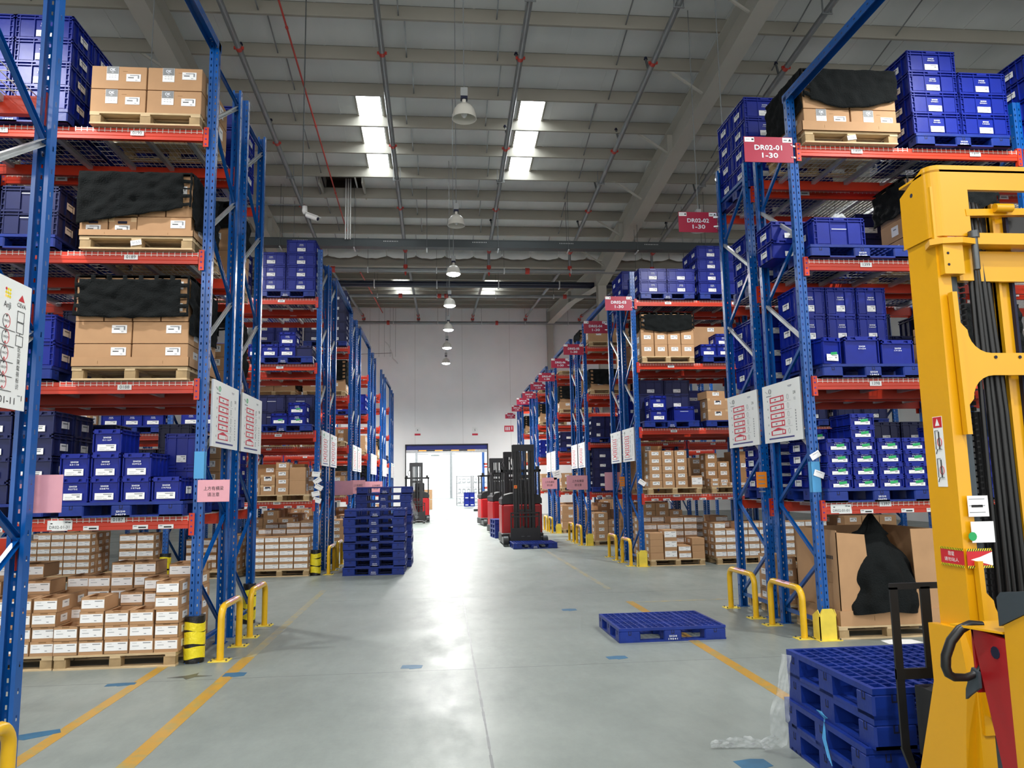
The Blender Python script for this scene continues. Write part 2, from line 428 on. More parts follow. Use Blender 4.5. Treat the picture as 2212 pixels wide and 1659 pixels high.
# door frame, lintel with beacon strip
b = MB()
b.box(DX0-.05, DX0, YW-.06, YW+.34, 0, DZ+.06, 'truck_black'); b.box(DX1, DX1+.05, YW-.06, YW+.34, 0, DZ+.06, 'truck_black')
b.box(DX0-.05, DX1+.05, YW-.06, YW+.34, DZ, DZ+.06, 'truck_black')
dr = struct('door_1', b)
b = MB(); b.box(DX0, DX1, YW+.02, YW+.2, DZ-.27, DZ, 'lintel_blue'); put('rolled_curtain', b, dr)
b = MB(); b.box(DX0, DX1, YW-.03, YW+.2, DZ-.44, DZ-.27, 'galvanised')
for k in range(4): b.box(-1.25+k*.95, -.8+k*.95, YW-.045, YW-.03, DZ-.34, DZ-.28, 'amber')
b.box(-1.3, 2.0, YW-.04, YW-.03, DZ-.345, DZ-.275, 'truck_black'); put('lintel_rail', b, dr)

# hall beyond the doorway: white walls with the roof left off to let sky light in
b = MB(); b.box(-14, 16, 109.7, 110, 0, 12, 'wall_panel'); b.box(-14.2, -14, 45.3, 110, 0, 12, 'wall_panel'); b.box(16, 16.2, 45.3, 110, 0, 12, 'wall_panel')
struct('wall_beyond', b)
b = MB(); b.box(-3.2, 1.4, 109.5, 109.7, 0, 4.6, 'door_white')
for k in range(1, 9): b.box(-3.2, 1.4, 109.47, 109.5, k*.5, k*.5+.02, 'galvanised')
for xx in (-3.5, 1.4): b.box(xx, xx+.3, 109.3, 109.7, 0, 7.6, 'pipe_grey')
struct('door_2', b)
for i, (x, y, s_) in enumerate(((-1.0, 70, 1.0), (-.55, 88, .8))):
    b = MB(); b.lathe([(.02,.9),(.2,.8),(.45,.35),(.5,0),(.47,0),(.42,.33),(.15,.75)], 'lamp_inside', 16)
    t = thing('hanging_dome', ['large grey dome hanging behind the doorway lintel','smaller grey dome hanging farther back in the hall beyond'][i], 'dome', (x, y, [4.9, 5.15][i]), me=b)
    t.scale = (s_*1.3, s_*1.3, s_)
    b = MB(); b.tube([(0,0,.8),(0,0,6)], .02, 'pipe_grey', 6); put('hanger', b, t)
    if i: b = MB(); b.box(-2.2, -.75, -.05, .05, .2, .3, 'pipe_grey'); b.box(.75, 2.2, -.05, .05, .2, .3, 'pipe_grey'); put('arm', b, t)

# ---------------------------------------------------------------- pipes and services under the roof
for k, (x, nm) in enumerate(((-4.47, 'far left'), (-1.28, 'left centre'), (1.91, 'right centre'), (5.07, 'right, beside the big rafter'), (8.35, 'far right'))):
    b = MB(); y0 = 2; b.tube([(x, y0, roof_z(y0)-.6), (x, 28.3, roof_z(28.3)-.6)], .068, 'pipe_grey', 10)
    t = thing('sprinkler_pipe', 'grey sprinkler pipe under the roof running away, '+nm, 'pipe', me=b)
    for yy in (8.0, 12.2, 16.5, 20.6, 24.6):
        g = MB(); z = roof_z(yy)-.6; g.tube([(x, yy-.06, z+.005), (x, yy+.06, z-.005)], .075, 'pipe_red', 10); g.box(x-.11, x-.07, yy-.02, yy+.02, z-.03, z+.03, 'pipe_red'); g.box(x+.07, x+.11, yy-.02, yy+.02, z-.03, z+.03, 'pipe_red')
        put('coupling', g, t)
    for yy in (10.6, 13.7, 16.9, 20.1, 23.2, 26.3):
        g = MB(); z = roof_z(yy)-.6; g.tube([(x+.02, yy, z), (x-.06, yy-.02, z+.34)], .028, 'steel_dark', 6); g.tube([(x-.06, yy-.02, z+.34), (x-.06, yy-.02, z+.40)], [.05, .03], 'slot_dark', 8)
        put('sprinkler_head', g, t)
    for yy in (14.5, 22.5):
        g = MB(); z = roof_z(yy)-.6
        for s_ in (-1, 1): g.bar((x+s_*.1, yy, z-.08), (x+s_*.1, yy, z+.34), .025, .025, 'pipe_grey')
        g.bar((x-.12, yy, z-.08), (x+.12, yy, z-.08), .03, .02, 'pipe_grey'); put('hanger', g, t)
    g = MB(); z = roof_z(28.3)-.6; g.tube([(x, 28.3, z), (x, 28.5, z-.05), (x, 28.5, 9.98)], .055, 'pipe_grey', 10); put('drop_pipe', g, t)
    g = MB(); g.tube([(x, 28.15, z), (x, 28.38, z)], .08, 'pipe_red', 10); g.tube([(x, 28.5, 10.12), (x, 28.5, 9.9)], .085, 'pipe_red', 10); g.tube([(x, 28.5, 9.9), (x, 28.5, 9.72)], [.06, .02], 'pipe_red', 8); put('coupling', g, t)
    b = MB(); x2 = x+.05; b.tube([(x2, 31.0, roof_z(31)-.55), (x2, 43.9, roof_z(43.9)-.75), (x2, 44.4, roof_z(44)-.8), (x2, 44.4, 11.33)], .06, 'pipe_grey', 8)
    t = thing('sprinkler_pipe', 'grey sprinkler pipe rising to the far wall, '+nm, 'pipe', me=b)
    g = MB(); g.tube([(x2, 44.4, 11.6), (x2, 44.4, 11.45)], .1, 'pipe_red', 8); g.tube([(x2, 43.5, roof_z(43.5)-.735), (x2, 43.8, roof_z(43.8)-.75)], .09, 'pipe_red', 8)
    put('coupling', g, t)
def cross_pipe(y, z, r, mt, label, x0=XL+.1, x1=XR-.1, coup=(), cat='pipe', name='sprinkler_main'):
    b = MB(); b.tube([(x0, y, z), (x1, y, z)], r, mt, 12); t = thing(name, label, cat, me=b)
    for c in coup:
        g = MB(); g.tube([(c-.08, y, z), (c+.08, y, z)], r*1.45, 'pipe_red', 12); put('coupling', g, t)
    for xx in [x0+1.2+k*2.6 for k in range(int((x1-x0)/2.6))]:
        g = MB(); g.bar((xx, y, z), (xx, y, roof_z(y)-.02), .012, .012, 'steel_dark', (0,1,0)); g.box(xx-.02, xx+.02, y-r-.01, y+r+.01, z-r-.02, z+r+.01, 'galvanised'); put('hanger', g, t)
    return t
cross_pipe(28.5, 9.92, .085, 'pipe_grey', 'thick grey main pipe crossing the hall below the roof valley', coup=(-4.0, 3.4))
cross_pipe(33.0, 10.05, .07, 'pipe_grey', 'thinner grey pipe crossing behind the dark duct', coup=(-1.7, 0, .3, 5.6))
cross_pipe(44.4, 11.3, .09, 'pipe_grey', 'grey pipe running along the far wall above the door', coup=(-3, 3.4))
cross_pipe(31.4, 10.15, .14, 'duct_blue', 'dark blue round duct crossing the hall between two pipes', name='round_duct', cat='duct')
# cable tray on hangers
b = MB(); y = 24.3; b.box(XL+.1, XR-.1, y, y+.02, 9.52, 9.74, 'tray_dark'); b.box(XL+.1, XR-.1, y+.3, y+.32, 9.52, 9.74, 'tray_dark'); b.box(XL+.1, XR-.1, y, y+.32, 9.50, 9.52, 'tray_dark')
b.box(XL+.1, XR-.1, y-.012, y, 9.73, 9.76, 'tray_dark')
t = thing('cable_tray', 'dark grey cable tray crossing the hall in front of the valley', 'cable tray', me=b)
for xx in [-14.5+k*2.35 for k in range(14)]:
    g = MB()
    for s_ in (-.03, .35): g.bar((xx, y+s_, 9.42), (xx, y+s_, roof_z(y)-.01), .014, .014, 'steel_dark', (0,1,0))
    g.bar((xx, y-.06, 9.44), (xx, y+.38, 9.44), .04, .03, 'galvanised'); put('hanger', g, t)
g = MB()
for xx in [-7.6+k*2.9 for k in range(8)]:
    for q in range(9): g.box(xx+q*.055, xx+q*.055+.02, y-.004, y, 9.66, 9.69, 'conduit')
put('slot_row', g, t, kind='stuff')
for q in range(3):
    b = MB(); xx = -3.02+q*.075; b.tube([(xx, 24.22, 9.7), (xx, 24.22, 11.75)], .024, 'conduit', 8)
    thing('conduit', 'white vertical conduit dropping from the roof hatch, %s of three' % ('leftmost','middle','rightmost')[q], 'conduit', me=b)
b = MB(); b.tube([(-3.32, 2, roof_z(2)-.42), (-3.32, 27, roof_z(27)-.42)], .022, 'pipe_red', 8)
t = thing('red_pipe', 'thin red pipe running away under the roof on the left', 'pipe', me=b)
for yy in (8, 12, 16, 20, 24):
    g = MB(); g.tube([(-3.32, yy-.03, roof_z(yy)-.42), (-3.32, yy+.03, roof_z(yy)-.42)], .034, 'pipe_red', 8); put('coupling', g, t)
b = MB(); b.tube([(-3.3, 31.5, roof_z(31.5)-.55), (-3.3, 44, roof_z(44)-.55)], .03, 'pipe_red', 8)
thing('red_pipe', 'thin red pipe beyond the roof valley on the left', 'pipe', me=b)
# thin steel rod across with the security camera
b = MB(); yc = 14.0; b.tube([(-6, yc, 6.98), (-2.5, yc, 6.98)], .012, 'steel_dark', 6)
b.tube([(-2.55, yc, 6.9), (-2.55, yc, roof_z(yc)-.3)], .012, 'steel_dark', 6)
thing('support_rod', 'thin steel rod holding the security camera', 'rod', me=b)
t = thing('security_camera', 'white security camera hanging on a thin rod above the left racks', 'camera', (-2.5, yc, 6.86))
g = MB(); g.lathe([(.0,.1),(.045,.1),(.05,0),(.03,-.05),(0,-.05)], 'camera_white', 12); put('mount', g, t)
g = MB(); d = Vector((.8,-.35,-.4)).normalized(); p = Vector((.04,0,-.07)); g.tube([p, p+d*.26], .045, 'camera_white', 10); g.tube([p+d*.26, p+d*.265], .034, 'slot_dark', 10)
g.bar(p+Vector((0,0,.05)), p+d*.3+Vector((0,0,.05)), .1, .012, 'camera_white'); put('camera_body', g, t)
b = MB(); b.tube([(-4.6,44.0,9.35),(-2.75,44.0,9.42)], .015, 'steel_dark', 6); b.tube([(-2.75,44,9.42),(-2.95,44,9.9),(-3.15,44,10.1)], .03, 'conduit', 6); b.tube([(-2.75,44,9.42),(-2.7,44,9.1),(-2.4,44,8.8)], .04, 'conduit', 6)
for q in range(4): b.tube([(-3.5+q*.32,44,9.2),(-3.5+q*.32,44,12.34)], .006, 'steel_dark', 4)
thing('wire_bracket', 'thin hanging bracket with wires near the far wall, left', 'bracket', me=b)

# ---------------------------------------------------------------- high bay lamps
def lamp(x, y, z, lit, label, grp=None, pw=1.0):
    t = thing('high_bay_lamp', label, 'ceiling lamp', (x, y, z), group=grp)
    g = MB(); g.lathe([(.03,.235),(.065,.228),(.115,.195),(.152,.14),(.172,.07),(.181,.006),(.185,0),(.180,-.004),(.172,.0),(.162,.07),(.142,.13),(.105,.185),(.05,.215),(.02,.218)], 'lamp_shell', 24)
    put('reflector', g, t)
    g = MB(); g.lathe([(0,.19),(.02,.19),(.03,.15),(.05,.1),(.048,.06),(.02,.02),(0,.015)], 'bulb_lit' if lit else 'bulb_off', 12); put('bulb', g, t)
    if lit: g = MB(); g.lathe([(.170,.012),(.165,-.012),(.13,-.034),(.07,-.05),(0,-.055)], 'bulb_lit', 20); put('glass_cover', g, t)
    g = MB(); g.tube([(0,0,.22),(0,0,.31)], .032, 'lamp_shell', 10); g.box(-.05,.05,-.05,.05,.30,.36,'slot_dark'); g.box(-.052,.052,-.055,.055,.34,.47,'lamp_box'); put('ballast', g, t)
    g = MB(); g.tube([(0,0,.47),(0,0,roof_z(y)-z-.02)], .009, 'pipe_grey', 6); put('rod', g, t)
    if lit:
        L = bpy.data.lights.new('lamp_light', 'SPOT'); L.energy = LAMP_W*pw; L.color = (1,.985,.95); L.shadow_soft_size = .12; L.spot_size = math.radians(176); L.spot_blend = 1.0
        lo = bpy.data.objects.new('lamp_light', L); C.objects.link(lo); lo.location = (0,0,-.08); lo.parent = t
for i, (x, y) in enumerate(((.38,10.67),(.36,15.35),(.365,19.03),(.31,22.5),(.31,26.1),(.29,29.6),(.28,33.4))):
    lamp(x, y, 7.1, i >= 2, ['unlit high bay lamp, nearest over the aisle, tilted grey shade','unlit high bay lamp, second over the aisle','lit high bay lamp, first glowing one over the aisle',
        'lit high bay lamp, second glowing one over the aisle','lit high bay lamp, third glowing one over the aisle','lit high bay lamp, fourth glowing one over the aisle','lit high bay lamp, last glowing one before the far wall'][i], pw=(1,1,.6,.8,1.1,2.0,3.8)[i])
lamp(-4.9, 25.5, 7.1, True, 'lit high bay lamp glowing between the left racks', pw=.4)
lamp(5.6, 15.45, 7.1, False, 'unlit high bay lamp half hidden behind the second crimson sign')
lamp(-5.2, 40.2, 7.1, True, 'lit high bay lamp near the far wall behind the left racks', pw=1.5)
lamp(5.8, 40.2, 7.1, True, 'lit high bay lamp near the far wall behind the right racks', pw=1.5)
lamp(8.6, 25.4, 7.1, True, 'lit high bay lamp hidden among the right racks', pw=.5)
for x, y, pw, nm in ((-5.2, 6.4, .75, 'over the first cross aisle on the left'), (.4, 5.2, .45, 'overhead behind the top of the frame'), (6.2, 6.4, .65, 'over the first cross aisle on the right'),
                     (-5.0, 13.0, .8, 'behind the nearest left rack'), (5.3, 13.1, .8, 'behind the nearest right rack'), (.4, -1.0, .9, 'behind the camera in the aisle'), (-6, -3, .8, 'behind the camera, left'), (7, -3, .8, 'behind the camera, right')):
    lamp(x, y, 7.3, True, 'unseen lit high bay lamp '+nm, pw=pw)  # lamps out of view, added to light the near rack fronts from above

# ---------------------------------------------------------------- signs on the far wall
def wall_sign(x, z, txt, label, red=False):
    b = MB()
    if red:
        b.quad((x, YW, z), (1,0,0), (0,0,1), .55, .36, 'sign_red', .01); b.quad((x+.17, YW-.01, z+.03), (1,0,0), (0,0,1), .04, .18, 'white_print', .002)
        for q in range(3): b.quad((x-.18+q*.1, YW-.01, z+.0), (1,0,0), (0,0,1), .06, .2, 'white_print', .002)
    else:
        b.quad((x, YW, z), (1,0,0), (0,0,1), .36, .5, 'sign_white', .01)
        b.quad((x, YW-.01, z-.19), (1,0,0), (0,0,1), .34, .11, 'sign_red', .002)
        n = 20
        for q in range(n):
            a = 2*math.pi*q/n; a2 = 2*math.pi*(q+1)/n
            b.bar((x+.12*math.cos(a), YW-.012, z+.06+.12*math.sin(a)), (x+.12*math.cos(a2), YW-.012, z+.06+.12*math.sin(a2)), .002, .012, 'print_black', (0,1,0))
        b.text(txt, .18, (x, YW-.013, z+.06), 'print_black')
    thing('wall_sign', label, 'sign', me=b)
wall_sign(-1.31, 4.93, '4', 'white wall sign with a circle above the door, left one')
wall_sign(2.06, 4.9, '5', 'white wall sign with number 5 in a circle above the door')
wall_sign(4.08, 5.03, '', 'red fire notice high on the far wall', True)

# ---------------------------------------------------------------- floor joint and painted lines
b = MB(); pts = []; y = 3.0
while y < 100: pts.append((.335+.008*noise.noise(Vector((y*1.3, 0, 0)))+(.0 if y > 12 else (12-y)*-.003), y)); y += .12
for i in range(len(pts)-1):
    wd = .006+.012*abs(noise.noise(Vector((0, pts[i][1]*3.1, 5)))) if pts[i][1] < 14 else .009
    (x0, y0), (x1, y1) = pts[i], pts[i+1]
    b.add([(x0-wd,y0,.0006),(x0+wd,y0,.0006),(x1+wd,y1,.0006),(x1-wd,y1,.0006)], [(0,1,2,3)], 'steel_dark')
for yy in (7.5, 12.2, 18.2, 24.2, 30.2, 36.2, 42.2, 54, 66): b.box(-9, 12, yy, yy+.003, 0, .0006, 'steel_dark')
struct('trim_%d' % nt_, b); nt_ += 1
def line(x0, x1, y0, y1, label, mt='worn_yellow_line'):
    b = MB(); b.box(x0, x1, y0, y1, 0, .0015, mt); thing('floor_line', label, 'floor marking', me=b)
line(-2.04, -1.92, 2.4, 8.4, 'worn yellow floor line along the left rack end, nearer the aisle')
line(-2.02, -1.92, 8.4, 13.5, 'faded stretch of the left yellow floor line beside the hoops', 'faded_yellow_line')
line(-2.78, -2.68, 2.4, 8.15, 'thin yellow floor line ending at the nearest left pallets')
line(2.69, 2.80, 2.4, 11.25, 'worn yellow floor line passing under the single blue pallet')
line(2.81, 5.4, 11.13, 11.22, 'faint yellow cross line in front of the second right aisle', 'faded_yellow_line')
line(2.70, 2.79, 12.6, 20.6, 'faded yellow floor line leading to the reach truck', 'faded_yellow_line')
def patch(x, y, w_, h_, rz, label, mt='tape_blue'):
    b = MB(); random.seed(int(x*100)); P = [(-w_/2,-h_/2),(-.1*w_,-h_/2),(-.05*w_,-h_*.7),(w_/2,-h_*.45),(w_/2,h_*.35),(.1*w_,h_/2),(-w_/2,h_*.4)]
    b.prism(P, 0, .0016, mt, 'z'); thing('tape_patch', label, 'tape', (x, y, 0), rz, me=b)
patch(1.74, 7.74, .2, .13, .1, 'blue tape scrap on the floor below the single blue pallet')
patch(-.28, 7.69, .2, .14, -.1, 'blue tape scrap on the floor left of the joint')
patch(-2.87, 7.45, .25, .1, .1, 'blue tape scrap in front of the nearest left pallet')
patch(-2.95, 6.02, .42, .13, .5, 'large blue tape patch at the lower left edge')
patch(-1.93, 7.66, .2, .16, .0, 'blue tape patch across the left yellow line')
patch(1.76, 10.7, .2, .16, 0, 'blue tape scrap beyond the single blue pallet')
patch(1.9, 4.78, .2, .15, .1, 'blue tape scrap beside the wrapped pallet stack')
b = MB(); b.prism([(-.19,-.09),(.02,-.12),(.2,-.08),(.17,.09),(-.02,.12),(-.18,.08)], 0, .0016, 'paper', 'z'); thing('paper_scrap', 'torn white paper notice on the floor behind the pallet stack', 'paper', (4.86, 7.95, 0), me=b)
b = MB(); b.prism([(-.2,-.03),(-.05,-.05),(.0,-.12),(.05,-.04),(.2,-.01),(.05,.03),(.04,.13),(-.03,.04)], 0, .0016, 'steel_dark', 'z'); thing('floor_stain', 'dark scuffed tape remains in front of the wrapped post', 'tape', (-2.33, 7.65, 0), me=b)
# ================================================================ pallet racks
LV = [1.455, 2.85, 4.245, 5.635]      # beam top heights
BAY = 2.9; XSL, XSR = -2.49, 4.18
_mc = {}
def cached(key, fn):
    if key not in _mc: _mc[key] = fn().mesh(key if isinstance(key, str) else key[0])
    return _mc[key]
def post_mesh(h):
    def mk():
        b = MB(); hw = .05; dp = .075
        def strip(p, q, holes, hwid, hh, pitch, z0):
            # a vertical sheet from p to q (x,y) with one column of slots
            P = Vector((*p, 0)); Q = Vector((*q, 0)); L = (Q-P).length; u = (Q-P)/L; a = P+u*(L/2-hwid/2); c = P+u*(L/2+hwid/2)
            def qd(A, B, za, zb): b.add([(A.x,A.y,za),(B.x,B.y,za),(B.x,B.y,zb),(A.x,A.y,zb)], [(0,1,2,3)], 'rack_blue')
            if not holes: qd(P, Q, 0, h); return
            qd(P, a, 0, h); qd(c, Q, 0, h); z = 0; k = z0
            while k+hh < h-.02: qd(a, c, z, k); z = k+hh; k += pitch
            qd(a, c, z, h)
        strip((-hw,0), (-.008,0), True, .011, .026, .075, .10); strip((.008,0), (hw,0), True, .011, .026, .075, .10)
        for p, q in (((-.008,0),(-.004,.008)), ((-.004,.008),(.004,.008)), ((.004,.008),(.008,0))): strip(p, q, False, 0, 0, 0, 0)
        strip((hw,0), (hw,dp), True, .014, .032, .15, .12); strip((-hw,dp), (-hw,0), True, .014, .032, .15, .12)
        strip((hw,dp), (.025,dp), False, 0, 0, 0, 0); strip((-.025,dp), (-hw,dp), False, 0, 0, 0, 0)
        b.box(-.07,.07,-.02,.1,0,.008,'rack_blue')
        return b
    return cached(('upright_post', h), mk)
def brace_mesh(dy, dz, painted_sheen):
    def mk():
        b = MB(); mt = 'galvanised' if painted_sheen else 'rack_blue'; d = Vector((0,dy,dz)).normalized()
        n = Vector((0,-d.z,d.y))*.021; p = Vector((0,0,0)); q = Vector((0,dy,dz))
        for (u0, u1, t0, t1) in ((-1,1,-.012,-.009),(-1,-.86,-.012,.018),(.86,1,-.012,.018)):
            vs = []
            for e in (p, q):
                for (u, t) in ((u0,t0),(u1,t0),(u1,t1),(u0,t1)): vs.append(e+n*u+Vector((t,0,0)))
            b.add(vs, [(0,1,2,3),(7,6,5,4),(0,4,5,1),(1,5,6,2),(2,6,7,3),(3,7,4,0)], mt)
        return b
    return cached(('brace', round(dy,3), round(dz,3), painted_sheen), mk)
def beam_mesh():
    def mk():
        b = MB(); L = BAY-.10
        pr = [(0,0),(.05,0),(.05,-.12),(.036,-.12),(0,-.12),(0,-.085),(-.004,-.078),(-.004,-.045),(0,-.038)]
        b.prism([(p[0]-.01, p[1]) for p in pr], -L/2, L/2, 'beam_orange', 'x'); return b
    return cached('beam', mk)
def conn_mesh():
    def mk():
        b = MB(); b.box(-.03,.03,-.016,-.012,-.19,.035,'beam_orange'); b.box(-.03,-.026,-.016,.03,-.19,.035,'beam_orange')
        for z in (-.16,-.10,-.04,.01): b.tube([(0,-.016,z),(0,-.021,z)], .009, 'rivet_blue', 6)
        return b
    return cached('beam_connector', mk)
def deck_mesh():
    """galvanised wire deck for one pallet place, dropping over the front and rear beams"""
    def mk():
        b = MB(); W_ = 1.33; D = 1.0; n = 22; r = .005
        for i in range(n+1):
            x = -W_/2+W_*i/n; b.box(x-r/2,x+r/2,-.02,D+.03,.006,.006+r,'wire_zinc'); b.box(x-r/2-.001,x+r/2+.001,-.024,-.018,-.048,.011,'wire_zinc')
        for y in (-.012, .10,.22,.34,.46,.58,.70,.82,.94,D+.02): b.box(-W_/2,W_/2,y,y+r,.001,.006,'wire_zinc')
        b.box(-W_/2,W_/2,-.026,-.021,-.03,-.025,'wire_zinc')
        return b
    return cached('wire_deck', mk)
def chan_mesh():
    def mk():
        b = MB(); b.box(-.025,.025,.0,1.0,-.045,-.042,'galvanised'); b.box(-.025,-.022,0,1.0,-.045,.002,'galvanised'); b.box(.022,.025,0,1.0,-.045,.002,'galvanised'); return b
    return cached('deck_support', mk)
def plate(txt, w_=.14, h_=.055, ts=.05):
    def mk():
        b = MB(); b.quad((0,0,0),(1,0,0),(0,0,1),w_,h_,'paper',.003)
        if txt: b.text(txt, ts, (0,-.0045,0), 'print_black')
        else: b.quad((0,-.003,0),(1,0,0),(0,0,1),w_*.6,h_*.35,'print_grey',.001)
        return b
    return cached(('number_plate', txt, w_), mk)
def barcode(w_=.15, h_=.042):
    def mk():
        b = MB(); b.quad((0,0,0),(1,0,0),(0,0,1),w_,h_,'paper',.002); b.quad((w_*.12,-.002,-h_*.1),(1,0,0),(0,0,1),w_*.5,h_*.35,'print_black',.001)
        b.quad((-w_*.33,-.002,h_*.2),(1,0,0),(0,0,1),w_*.2,h_*.2,'print_grey',.001); return b
    return cached(('barcode_sticker', w_), mk)
def location_plate(txt):
    def mk():
        b = MB(); b.quad((0,0,0),(1,0,0),(0,0,1),.24,.095,'sign_white',.003)
        b.text(txt, .042, (0,-.0045,-.022), 'print_black', width=.19); b.box(.05,.075,-.0045,-.003,.02,.035,'print_grey'); b.box(.08,.105,-.0045,-.003,.02,.03,'print_black'); b.box(-.09,-.07,-.0045,-.003,.012,.022,'print_black')
        return b
    return cached(('location_plate', txt), mk)
def brace_set(root, x, hmin, side, flip):
    """zig-zag lacing of one frame; the two slopes alternate"""
    z = .20; k = 0; dy = RD-.09; st = .622
    put('brace', brace_mesh(dy, 0, False), root, (x, .045, .17))
    while z+st < hmin-.05:
        up = (k % 2 == 0) != flip
        painted_sheen = up and z > 1.9  # ceiling light caught by this slope of blue brace, painted on as grey
        if up: put('brace', brace_mesh(dy, st, painted_sheen), root, (x, .045, z))
        else: put('brace', brace_mesh(dy, -st, False), root, (x, .045, z+st))
        z += st; k += 1
    put('brace', brace_mesh(dy, 0, False), root, (x, .045, z+.04))
RD = 1.03
def rack(side, y0, nb, hf, hr, label, nums=None, simple=False, first=0, levels=LV, loc_txt=None):
    """one single-depth run: front post face at y0; aisle end at x=0 of the Empty"""
    s = -1 if side == 'L' else 1; xs = XSL if side == 'L' else XSR
    t = thing('pallet_rack', label, 'pallet rack', (xs, y0, 0))
    for k in range(nb+1):
        x = s*BAY*k
        put('upright_post', post_mesh(hf), t, (x, 0, 0)); put('upright_post', post_mesh(hr), t, (x, RD, 0), math.pi)
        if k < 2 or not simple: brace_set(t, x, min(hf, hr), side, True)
    for k in range(nb):
        xc = s*BAY*(k+.5)
        for li, z in enumerate(levels):
            for q, (yy, rz) in enumerate(((-.012, 0), (RD+.012, math.pi))):
                bm = put('beam', beam_mesh(), t, (xc, yy, z), rz)
                for e in (-1, 1):
                    put('beam_connector', conn_mesh(), bm, (e*(BAY/2-.05), 0, 0))
                if q == 0:
                    for j, dx in enumerate((-.68, .82) if side == 'R' else (.70, -.70)):
                        tx = nums[li][j] if nums and k == 0 else ''
                        put('number_plate', plate(tx), bm, (dx-(0 if side == 'R' else .02), -.02, -.055 if li else -.018))
                    if li == 0:
                        for dx in ((-1.15,-.9,-.42,-.12,.22,.5) if k == 0 else (-.9,-.3,.4,.9)):
                            put('barcode_sticker', barcode(), bm, (dx if side == 'R' else -dx, -.016, -.095))
                        if loc_txt and k == 0: put('location_plate', location_plate(loc_txt), bm, (-1.2 if side == 'R' else .12, -.018, -.06))
            for e in (-.70, .70):
                d = put('wire_deck', deck_mesh(), t, (xc+e, .0, z))
                if not simple or k == 0:
                    for cx in (-.45, .0, .45): put('deck_support', chan_mesh(), d, (cx, .02, 0))
    return t
def tie(side, ya, yb, z, label):
    x = XSL if side == 'L' else XSR
    b = MB(); b.box(-.05,.05,0,yb-ya,0,.004,'rack_blue'); b.box(-.05,-.046,0,yb-ya,-.09,0,'rack_blue'); b.box(.046,.05,0,yb-ya,-.09,0,'rack_blue')
    y = .1
    while y < yb-ya-.1:
        b.box(-.0505,-.0503,y,y+.03,-.05,-.038,'slot_dark'); b.box(.0503,.0505,y,y+.03,-.05,-.038,'slot_dark'); b.box(-.006,.006,y,y+.03,.0041,.0043,'slot_dark'); y += .12
    for yy in (.1, .16, yb-ya-.16, yb-ya-.1):
        for xx in (-.025,.025): b.tube([(xx,yy,-.004),(xx,yy,.012)], .01, 'galvanised', 6)
    thing('tie_beam', label, 'tie beam', (x, ya, z), me=b)

ROWY = {'A': 8.22, 'B': 15.82, 'C': 21.43, 'D': 27.07, 'E': 32.55, 'F': 38.3}
RN = {'0': 'foreground', 'A': 'nearest', 'B': 'second', 'C': 'third', 'D': 'fourth', 'E': 'fifth', 'F': 'sixth'}
for side in 'LR':
    sn = 'left' if side == 'L' else 'right'
    for row, y0 in ROWY.items():
        nb = {'A': 2, 'B': 3}.get(row, 2)
        H = (6.70, 6.64, 6.70, 6.66) if side == 'L' else (6.28, 6.0, 6.02, 6.31)
        nums = None; lt = None
        if side == 'L' and row == 'A': nums = (('0187','0182'),('0188','0183'),('0189','0184'),('0190','0185')); lt = 'DR02-01-31'
        if side == 'R' and row == 'A': nums = (('1397','1402'),('1398','1403'),('1399','1404'),('1400','1405')); lt = 'DR02-01-01'
        smp = row not in 'AB'
        rack(side, y0, nb, H[0], H[1], 'blue and orange pallet rack, %s %s row, run facing the camera' % (RN[row], sn), nums, smp, loc_txt=lt)
        lv = LV if row != 'F' else LV
        rack(side, y0+1.32, nb if row != 'B' else 2, H[2], H[3], 'blue and orange pallet rack, %s %s row, rear run behind it' % (RN[row], sn), None, True)
rack('L', 3.86, 1, 6.7, 6.7, 'blue and orange pallet rack cut by the left picture edge')
tz = {'L': 6.7, 'R': 6.31}
for side in 'LR':
    sn = 'left' if side == 'L' else 'right'
    tie(side, 4.9, 8.32, tz[side], 'blue tie beam over the first cross aisle, '+sn+', leaving the top of the frame')
    for a, c in (('B','C'), ('C','D'), ('E','F')) if side == 'L' else (('B','C'), ('C','D'), ('D','E'), ('E','F')):
        tie(side, ROWY[a]+2.25, ROWY[c]+.1, tz[side], 'blue tie beam linking the %s and %s rows on the %s' % (RN[a], RN[c], sn))

